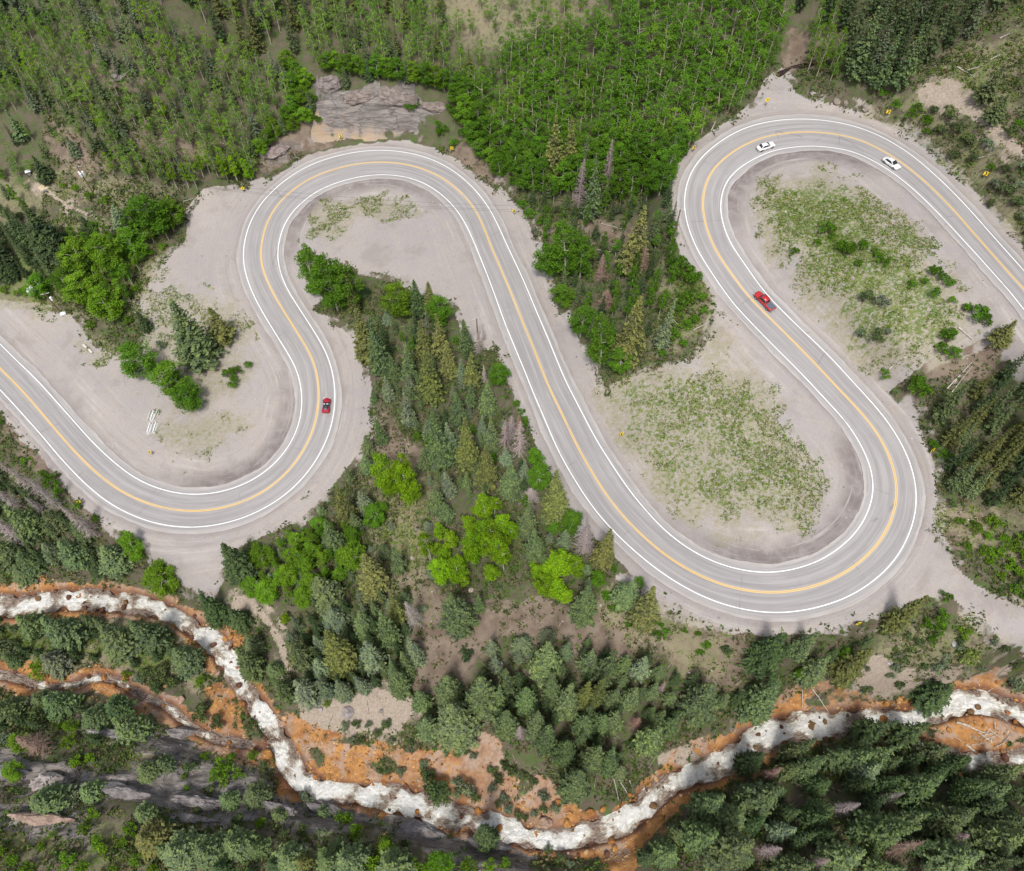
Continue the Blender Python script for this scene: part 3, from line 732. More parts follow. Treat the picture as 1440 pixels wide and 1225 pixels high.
# ---------------------------------------------------------------- water
def water_material():
    m = NT('white_water_material')
    uv = m.n.new('ShaderNodeUVMap'); uv.uv_map = 'UVMap'
    mp = m.node('ShaderNodeMapping'); m.link(uv.outputs[0], mp.inputs[0]); mp.inputs['Scale'].default_value = (1.1, .30, 1)
    foam_a = m.attr('foam').outputs['Fac']
    n1 = m.noise(.8, 8, .74, mp.outputs[0], 2.2); n2 = m.noise(2.4, 6, .7, mp.outputs[0], 1.8); n3 = m.noise(7.0, 4, .7, mp.outputs[0], .4)
    f = m.math('ADD', m.math('ADD', m.math('MULTIPLY', n1, .45), m.math('MULTIPLY', n2, .35)), m.math('MULTIPLY', n3, .2))
    f = m.math('ADD', f, m.math('MULTIPLY', m.math('SUBTRACT', foam_a, .5), .27))
    vein = m.ramp(m.math('ABSOLUTE', m.math('SUBTRACT', m.noise(1.5, 6, .75, mp.outputs[0], 1.5), .5)), .0, .05, 1, 0)
    f = m.math('SUBTRACT', f, m.math('MULTIPLY', vein, .075))
    c = m.mix(m.ramp(f, .36, .45), (.125, .062, .048), (.22, .135, .10))
    c = m.mix(m.ramp(f, .44, .50, 0, .85), c, (.47, .43, .33))
    c = m.mix(m.ramp(f, .485, .55), c, (.76, .74, .68))
    c = m.mix(m.ramp(n2, .56, .48, 0, .5), c, (.50, .46, .38))
    c = m.mix(m.ramp(m.math('MULTIPLY', f, n3), .29, .34, 0, .8), c, (.88, .88, .86))
    m.color(c); m.set(Roughness=m.ramp(f, .4, .55, .12, .7)); m.b.inputs['Specular IOR Level'].default_value = .5
    m.bump(f, 1.0, .7)
    return m.m
MAT_WATER = water_material()
def build_water(name, Q, T, N, foam_bias, seed):
    Qs = np.concatenate([Q, T, N], 1); Qs = np.repeat(Qs, 2, axis=0)[:-1]; Qs[1::2] = (Qs[0:-1:2] + Qs[2::2]) / 2
    Q, T, N = Qs[:, :4], Qs[:, 4:6], Qs[:, 6:8]
    na = 24; n = len(Q)
    V, U, Fo = [], [], []
    s = np.concatenate([[0], np.cumsum(np.linalg.norm(np.diff(Q[:, :2], axis=0), axis=1))])
    for k in range(na + 1):
        t = k / na * 2 - 1
        hw = (Q[:, 3] * .86 + .3) * (1 + .42 * np.sin(s * .9 + (1 if t > 0 else 2.3)) * np.sin(s * .37 + (0 if t > 0 else 1)))
        p = Q[:, :3].copy(); p[:, :2] += N * (t * hw)[:, None]
        b = fbm(p[:, 0], p[:, 1], .9, 4, seed) * .5 + fbm(p[:, 0], p[:, 1], 4.5, 2, seed + 5) * .3
        p[:, 2] += -.12 + b * (1 - t ** 4) 
        V.append(p); U.append(np.stack([t * hw, s], -1))
        Fo.append(np.clip(foam_bias + .35 - 1.25 * abs(t) ** 1.6 + fbm(p[:, 0], p[:, 1], 2.8, 4, seed + 9) * 1.8, -.8, 1.6))
    V = np.stack(V, 1); U = np.stack(U, 1); Fo = np.stack(Fo, 1)
    F = [(i * (na + 1) + k, (i + 1) * (na + 1) + k, (i + 1) * (na + 1) + k + 1, i * (na + 1) + k + 1) for i in range(n - 1) for k in range(na)]
    o = mesh_obj(name, V.reshape(-1, 3), F, MAT_WATER, uv=U.reshape(-1, 2), smooth=True)
    o['kind'] = 'structure'
    at = o.data.attributes.new('foam', 'FLOAT', 'POINT'); at.data.foreach_set('value', Fo.ravel().astype('f'))
build_water('river', *RIV[0], .84, 101)
build_water('side_stream', *RIV[1], -.12, 131)
build_water('side_stream', *RIV[2], .42, 151)

# ================================================================ vegetation
def quad_mesh(name, V, mat, nper=4):
    """Mesh from an (n, nper, 3) array of separate faces."""
    V = np.asarray(V, float); n = len(V)
    me = bpy.data.meshes.new(name)
    me.vertices.add(n * nper); me.vertices.foreach_set('co', V.reshape(-1).astype('f'))
    me.loops.add(n * nper); me.loops.foreach_set('vertex_index', np.arange(n * nper).astype('i'))
    me.polygons.add(n); me.polygons.foreach_set('loop_start', (np.arange(n) * nper).astype('i'))
    me.update(); me.materials.append(mat)
    return me
def rand_dirs(rng, n):
    d = rng.normal(size=(n, 3)); return d / np.linalg.norm(d, axis=1)[:, None]
def leaf_quads(rng, P, size, nrm=None, flat=0.0, asp=1.5):
    """Little leaf-spray quads at points P; normals lean towards nrm by `flat`."""
    n = len(P); d = rand_dirs(rng, n)
    if nrm is not None: d = d * (1 - flat) + nrm * flat; d /= np.linalg.norm(d, axis=1)[:, None] + 1e-9
    a = np.cross(d, rand_dirs(rng, n)); a /= np.linalg.norm(a, axis=1)[:, None] + 1e-9
    b = np.cross(d, a); s = (np.asarray(size) * rng.uniform(.65, 1.35, n))[:, None]
    A = a * s * asp * .5; B = b * s * .5
    return np.stack([P - A - B * .4, P - A * .1 - B, P + A - B * .1, P + A * .1 + B], 1)

def foliage_material(name, sat_noise=.35, translucent=.25, tipc=(1.35, 1.3, 1.0)):
    m = NT(name)
    oi = m.n.new('ShaderNodeObjectInfo')
    P = m.obj(); n1 = m.noise(.9, 3, .6, P); n2 = m.noise(5.0, 2, .6, P)
    dark = m.mix(1.0, oi.outputs['Color'], (1 - sat_noise, 1 - sat_noise, 1 - sat_noise * .6), 'MULTIPLY')
    lite = m.mix(1.0, oi.outputs['Color'], tipc, 'MULTIPLY')
    c = m.mix(m.ramp(m.math('ADD', m.math('MULTIPLY', n1, .55), m.math('MULTIPLY', n2, .45)), .36, .64), dark, lite)
    r = m.ramp(oi.outputs['Random'], 0, 1, .85, 1.15)
    c = m.mix(1.0, c, m.node('ShaderNodeCombineColor', i_0=r, i_1=r, i_2=r).outputs[0], 'MULTIPLY')
    m.color(c); m.set(Roughness=.75); m.b.inputs['Specular IOR Level'].default_value = .15
    if translucent:
        tr = m.node('ShaderNodeBsdfTranslucent'); m.link(c, tr.inputs[0])
        mx = m.node('ShaderNodeMixShader', i_0=translucent)
        m.link(m.b.outputs[0], mx.inputs[1]); m.link(tr.outputs[0], mx.inputs[2])
        m.link(mx.outputs[0], m.n['Material Output'].inputs[0])
    return m.m
MAT_NEEDLE = foliage_material('needle_foliage', .48, .1, (1.45, 1.35, .95))
MAT_LEAF = foliage_material('leaf_foliage', .38, .28, (1.35, 1.2, .85))
MAT_BARK = simple_mat('spruce_bark', (.13, .10, .08), .9, var=.3)
MAT_ASPEN_BARK = simple_mat('aspen_bark', (.42, .40, .35), .8, var=.25, scale=3)
MAT_DEADWOOD = None
def dead_material():
    m = NT('dead_twig_wood'); oi = m.n.new('ShaderNodeObjectInfo')
    n = m.noise(3, 3, .6, m.obj())
    c = m.mix(m.ramp(n, .35, .65), m.mix(1.0, oi.outputs['Color'], (.7, .68, .68), 'MULTIPLY'), oi.outputs['Color'])
    m.color(c); return m.m
MAT_DEADWOOD = dead_material()
MAT_STEM = simple_mat('shrub_stem', (.12, .09, .06), .9)
MAT_SNAG = simple_mat('weathered_grey_wood', (.42, .385, .35), .85, var=.3, scale=3)

def tube_quads(p0, p1, r0, r1, k=5):
    p0 = np.asarray(p0, float); p1 = np.asarray(p1, float); d = p1 - p0; d /= np.linalg.norm(d) + 1e-9
    a = np.cross(d, [0.3, 0.9, .2]); a /= np.linalg.norm(a) + 1e-9; b = np.cross(d, a)
    t = np.arange(k + 1) * 2 * math.pi / k
    c = np.cos(t)[:, None] * a + np.sin(t)[:, None] * b
    A = p0 + c * r0; B = p1 + c * r1
    return np.stack([A[:-1], A[1:], B[1:], B[:-1]], 1)
def polyline_tube(P, R, k=6):
    return np.concatenate([tube_quads(P[i], P[i + 1], R[i], R[i + 1], k) for i in range(len(P) - 1)])

def spruce_mesh(seed, dens=1.0, prof=.85, gap=0.0, base=.05):
    """Crown of unit height 12 m and radius 2 m; trunk separately."""
    r = np.random.default_rng(seed); H, R = 12.0, 2.0
    C = []; N = []; S = []
    lv = int(36 * dens)
    for i in range(lv):
        t = base + (1 - base) * ((i + r.uniform(0, .8)) / lv)
        nb = max(3, int((10 - 5 * t) * dens + r.integers(0, 3)))
        ph = r.uniform(0, 6.28)
        for k in range(nb):
            if r.random() < gap: continue
            a = ph + k * 6.283 / nb + r.normal(0, .25)
            tt = (t - base) / (1 - base)
            L = R * (1 - tt) ** prof * (min(1, .62 + tt * 3.5)) * r.uniform(.72, 1.16) + .10
            droop = .30 * (1 - tt) - .18 * tt
            ns = max(2, int(L / .23))
            for q in range(ns):
                f = (q + .6) / ns
                if f < .25 and tt < .8: continue
                z = t * H - droop * L * f + .14 * L * f * f + r.normal(0, .05)
                w = .30 * (1 - .45 * f) * L * .55
                for sgn in ((0,) if q > ns - 2 else (-1, 1, 0)):
                    aa = a + sgn * w / max(L * f, .25) * r.uniform(.5, 1.2)
                    rr = L * f - abs(sgn) * .08
                    C.append((math.cos(aa) * rr, math.sin(aa) * rr, z - abs(sgn) * .06 + r.normal(0, .04)))
                    N.append((math.cos(aa) * .45, math.sin(aa) * .45, 1.0)); S.append(.265 * (1 - .35 * tt))
    C = np.array(C); N = np.array(N); N /= np.linalg.norm(N, axis=1)[:, None]; S = np.array(S)
    q1 = leaf_quads(r, C, S, N, .55, 1.9)
    q2 = leaf_quads(r, C + r.normal(0, .08, C.shape), S * .8, N, .1, 1.5)
    top = tube_quads((0, 0, H * .93), (0, 0, H * 1.01), .07, .01, 3)
    return np.concatenate([q1, q2, top])
def spruce_trunk():
    return polyline_tube([(0, 0, -.6), (0, 0, 3), (0.03, 0, 8), (0, 0, 11.5)], [.24, .19, .1, .02], 7)

def aspen_parts(seed, lobes=20, crown_base=.42, leaves=1500, spread=1.0, leaf=.17):
    r = np.random.default_rng(seed); H, R = 10.0, 1.7 * spread
    bend = r.normal(0, .25, 2)
    tp = [(bend[0] * (t ** 2), bend[1] * t ** 2, t * H) for t in (-.06, .2, .45, .7, .9)]
    T = [polyline_tube(tp, [.13, .11, .085, .05, .02], 6)]
    cen = []
    for k in range(lobes):
        z = H * (crown_base + (1 - crown_base) * (k + .5) / lobes)
        t = (z / H - crown_base) / (1 - crown_base)
        rad = R * (math.sin(math.pi * min(1, .16 + t * .80)) ** .75) * r.uniform(.3, .85)
        a = k * 2.4 + r.normal(0, .5)
        c = np.array([math.cos(a) * rad + bend[0] * (z / H) ** 2, math.sin(a) * rad + bend[1] * (z / H) ** 2, z])
        cen.append((c, r.uniform(.45, .85) * (1.1 - .5 * t)))
        if k % 2 == 0: T.append(tube_quads((bend[0] * (z / H) ** 2, bend[1] * (z / H) ** 2, z - rad * .7 - .2), c, .045, .012, 4))
    cen.append((np.array([bend[0], bend[1], H * .97]), .45))
    P, Nn = [], []
    wts = np.array([s ** 2 for _, s in cen]); wts /= wts.sum()
    for (c, s), w in zip(cen, wts):
        n = int(leaves * w); d = rand_dirs(r, n)
        rr = s * (r.random(n) ** .45)[:, None]
        P.append(c + d * rr * [1.1, 1.1, .75]); Nn.append(d)
    P = np.concatenate(P); Nn = np.concatenate(Nn)
    Nn[:, 2] += .5
    return leaf_quads(r, P, leaf, Nn / np.linalg.norm(Nn, axis=1)[:, None], .35, 1.25), np.concatenate(T)

def shrub_parts(seed, lobes=9, leaves=620):
    r = np.random.default_rng(seed)
    P, Nn, T = [], [], []
    for k in range(lobes):
        a = r.uniform(0, 6.28); rad = r.uniform(0, .72)
        c = np.array([math.cos(a) * rad, math.sin(a) * rad, .35 + .5 * (1 - rad) * r.uniform(.6, 1.1)]); s = r.uniform(.26, .42)
        n = leaves // lobes; d = rand_dirs(r, n); d[:, 2] = np.abs(d[:, 2]) * 1.0 - .25
        P.append(c + d * s * (r.random(n) ** .4)[:, None]); Nn.append(d)
        T.append(tube_quads((r.normal(0, .08), r.normal(0, .08), -.12), c, .03, .01, 4))
    P = np.concatenate(P); Nn = np.concatenate(Nn); Nn[:, 2] += .5
    return leaf_quads(r, P, .105, Nn / np.linalg.norm(Nn, axis=1)[:, None], .3, 1.4), np.concatenate(T)

def dead_parts(seed, dens=1.0):
    r = np.random.default_rng(seed); H, R = 12.0, 1.9; Q = []
    n = int(260 * dens)
    for i in range(n):
        t = .14 + .84 * (i / n); a = r.uniform(0, 6.28); L = R * (1 - t) ** .8 * r.uniform(.45, 1.1) + .12
        p0 = np.array([0, 0, t * H]); d = np.array([math.cos(a), math.sin(a), -.18 + r.normal(0, .12)])
        p1 = p0 + d * L; Q.append(tube_quads(p0, p1, .035, .012, 3))
        for k in range(5):
            f = r.uniform(.35, 1); s = p0 + d * L * f
            e = s + np.array([math.cos(a + r.choice([-1, 1]) * .8), math.sin(a + r.choice([-1, 1]) * .8), r.normal(0, .2)]) * L * .32
            Q.append(tube_quads(s, e, .022, .008, 3))
    return np.concatenate(Q)

SPRUCE = [quad_mesh('spruce_crown', spruce_mesh(s, d, p, g, b), MAT_NEEDLE) for s, d, p, g, b in
          [(1, 1, 1.05, 0, .05), (2, 1, .92, .05, .04), (3, .92, 1.12, .12, .06), (4, 1, .82, 0, .03), (5, .85, 1.0, .25, .10), (6, .95, .95, .08, .05)]]
SPRUCE_LONG = [quad_mesh('spruce_crown', spruce_mesh(s, d, p, g, b), MAT_NEEDLE) for s, d, p, g, b in [(11, .95, .8, .15, .28), (12, .9, .9, .2, .36)]]
TRUNK_S = quad_mesh('spruce_trunk', spruce_trunk(), MAT_BARK)
ASPEN = []
for s, l, cb, lv, sp in [(21, 20, .34, 2700, 1), (22, 24, .28, 3000, 1), (23, 16, .42, 2300, .95), (24, 22, .25, 3000, 1.05), (25, 14, .46, 1700, .9), (26, 32, .2, 4300, 1.1), (27, 36, .18, 5600, 1.15), (28, 34, .22, 5600, 1.15)]:
    c, t = aspen_parts(s, l, cb, lv, sp, .15 if lv > 3200 else .17)
    ASPEN.append((quad_mesh('aspen_crown', c, MAT_LEAF), quad_mesh('aspen_trunk', t, MAT_ASPEN_BARK)))
SHRUB = []
for s in range(31, 36):
    c, t = shrub_parts(s, 7 + s % 4, 560)
    SHRUB.append((quad_mesh('shrub_foliage', c, MAT_LEAF), quad_mesh('shrub_stems', t, MAT_STEM)))
SHRUB_N = []
for s in range(41, 44):     # dense, needle-leaved low bushes (juniper, young spruce)
    c, t = shrub_parts(s, 9, 760)
    SHRUB_N.append((quad_mesh('shrub_foliage', c, MAT_NEEDLE), quad_mesh('shrub_stems', t, MAT_STEM)))
DEAD = [quad_mesh('bare_branches', dead_parts(s, d), MAT_DEADWOOD) for s, d in [(51, 1.0), (52, .8), (53, 1.15)]]
DEAD_TRUNK = quad_mesh('dead_trunk', polyline_tube([(0, 0, -.6), (0, 0, 4), (0.05, 0, 8), (0, 0, 12)], [.2, .16, .09, .02], 6), MAT_SNAG)

TINT = {  # foliage tints: real leaf and needle colours
 's': (.122, .176, .082), 'b': (.160, .210, .135), 'o': (.145, .168, .060), 'd': (.066, .108, .048),
 'a': (.165, .32, .012), 'A': (.088, .210, .016), 'm': (.125, .255, .018), 'p': (.170, .240, .070),
 'g': (.36, .30, .29), 'r': (.30, .19, .155), 'w': (.45, .42, .40)}
LOOK = {'s': 'mid green', 'b': 'blue-green', 'o': 'olive', 'd': 'dark green', 'a': 'lime green', 'A': 'deep green', 'm': 'fresh green', 'p': 'pale green',
        'g': 'bare grey', 'r': 'dead reddish brown', 'w': 'bleached bare'}
PROTO = {}
THINGS = []      # (root, kind word, look word, pixel of its middle, size in metres)

def make_tree(kind, mesh_idx, tint, loc, H, R, rz, lean=(0, 0)):
    """One tree, as an Empty at its foot with trunk and crown; meshes are shared between copies."""
    if kind == 'spruce_tree':
        cm, tm, H0, R0 = (SPRUCE + SPRUCE_LONG)[mesh_idx], TRUNK_S, 12.0, 2.0
    elif kind == 'aspen_tree':
        (cm, tm), H0, R0 = ASPEN[mesh_idx], 10.0, 1.9
    elif kind == 'dead_tree':
        cm, tm, H0, R0 = DEAD[mesh_idx], DEAD_TRUNK, 12.0, 1.9
    else:
        lst = SHRUB_N if mesh_idx >= 10 else SHRUB
        (cm, tm), H0, R0 = lst[mesh_idx % 10], 1.0, 1.0
    key = (kind, mesh_idx)
    pn = {'spruce_tree': ('trunk', 'crown'), 'aspen_tree': ('trunk', 'crown'), 'dead_tree': ('trunk', 'branches'), 'shrub': ('stems', 'foliage')}[kind]
    if key not in PROTO:
        r0 = bpy.data.objects.new(kind, None); t0 = bpy.data.objects.new(pn[0], tm); c0 = bpy.data.objects.new(pn[1], cm)
        PROTO[key] = (r0, t0, c0); first = True
    else:
        first = False
        a, b, c = PROTO[key]; r0, t0, c0 = a.copy(), b.copy(), c.copy()
    for o in (r0, t0, c0): COL.objects.link(o)
    t0.parent = r0; c0.parent = r0
    r0.location = loc; r0.rotation_euler = (lean[0], lean[1], rz); r0.scale = (R / R0, R / R0, H / H0)
    j = np.array(tint) * RNG.uniform(.88, 1.13) * RNG.uniform(.94, 1.06, 3)
    c0.color = (*j, 1)
    return r0

def px_scale(p):
    p = np.asarray(p, float); return FOC / (p[1] * ST - (p[2] - CAM_Z) * CT)

KINDS = {'s': 'spruce_tree', 'b': 'spruce_tree', 'o': 'spruce_tree', 'd': 'spruce_tree', 'a': 'aspen_tree', 'A': 'aspen_tree', 'm': 'aspen_tree', 'p': 'aspen_tree', 'g': 'dead_tree', 'r': 'dead_tree', 'w': 'dead_tree'}
def register(root, kind, k, p, H):
    c = np.array(p, float) + [0, 0, H * .55]
    THINGS.append([root, kind, LOOK[k], world_to_px(c), H, k])

def plant_traced(rows):
    """Rows: kind, tip u v, lower end of crown u v, crown width in pixels."""
    R = [r.split() for r in rows.strip().split('\n') if r.strip()]
    K = [r[0] for r in R]; D = np.array([[float(q) for q in r[1:6]] for r in R])
    T = D[:, 0:2]; B = D[:, 2:4]; w = D[:, 4]
    L = np.linalg.norm(T - B, axis=1)
    pull = np.minimum(.42 * w, .45 * L)
    base = B + (T - B) / L[:, None] * pull[:, None]
    P = hit(base[:, 0], base[:, 1])
    for i, k in enumerate(K):
        p = P[i]; sc = px_scale(p)
        # height whose top lands as far from the foot as the traced tip
        want = np.linalg.norm(T[i] - base[i])
        hs = np.linspace(1, 30, 59); tops = world_to_px(np.stack([np.full(59, p[0]), np.full(59, p[1]), p[2] + hs], -1))
        dd = np.linalg.norm(tops - base[i], axis=1)
        H = float(np.interp(want, dd, hs)) if dd[-1] > want else 30.0
        Rm = w[i] / 2 / sc * 1.22
        kind = KINDS[k]
        H = min(max(H, Rm * (2.2 if kind != 'dead_tree' else 2.5)), Rm * 8.5 if kind != 'dead_tree' else Rm * 9, 23)
        n = {'spruce_tree': 6, 'aspen_tree': 6, 'dead_tree': 3}[kind]
        if kind == 'aspen_tree': Rm *= 1.22 if w[i] < 28 else 1.0
        if kind == 'spruce_tree' and w[i] >= 40: n = 2
        o = make_tree(kind, int(RNG.integers(5, 8)) if kind == 'aspen_tree' and Rm > 2.6 else int(RNG.integers(0, n)), TINT[k], (p[0], p[1], p[2] - .1), H, Rm, RNG.uniform(0, 6.28), tuple(RNG.normal(0, .025, 2)))
        register(o, kind, k, p, H)

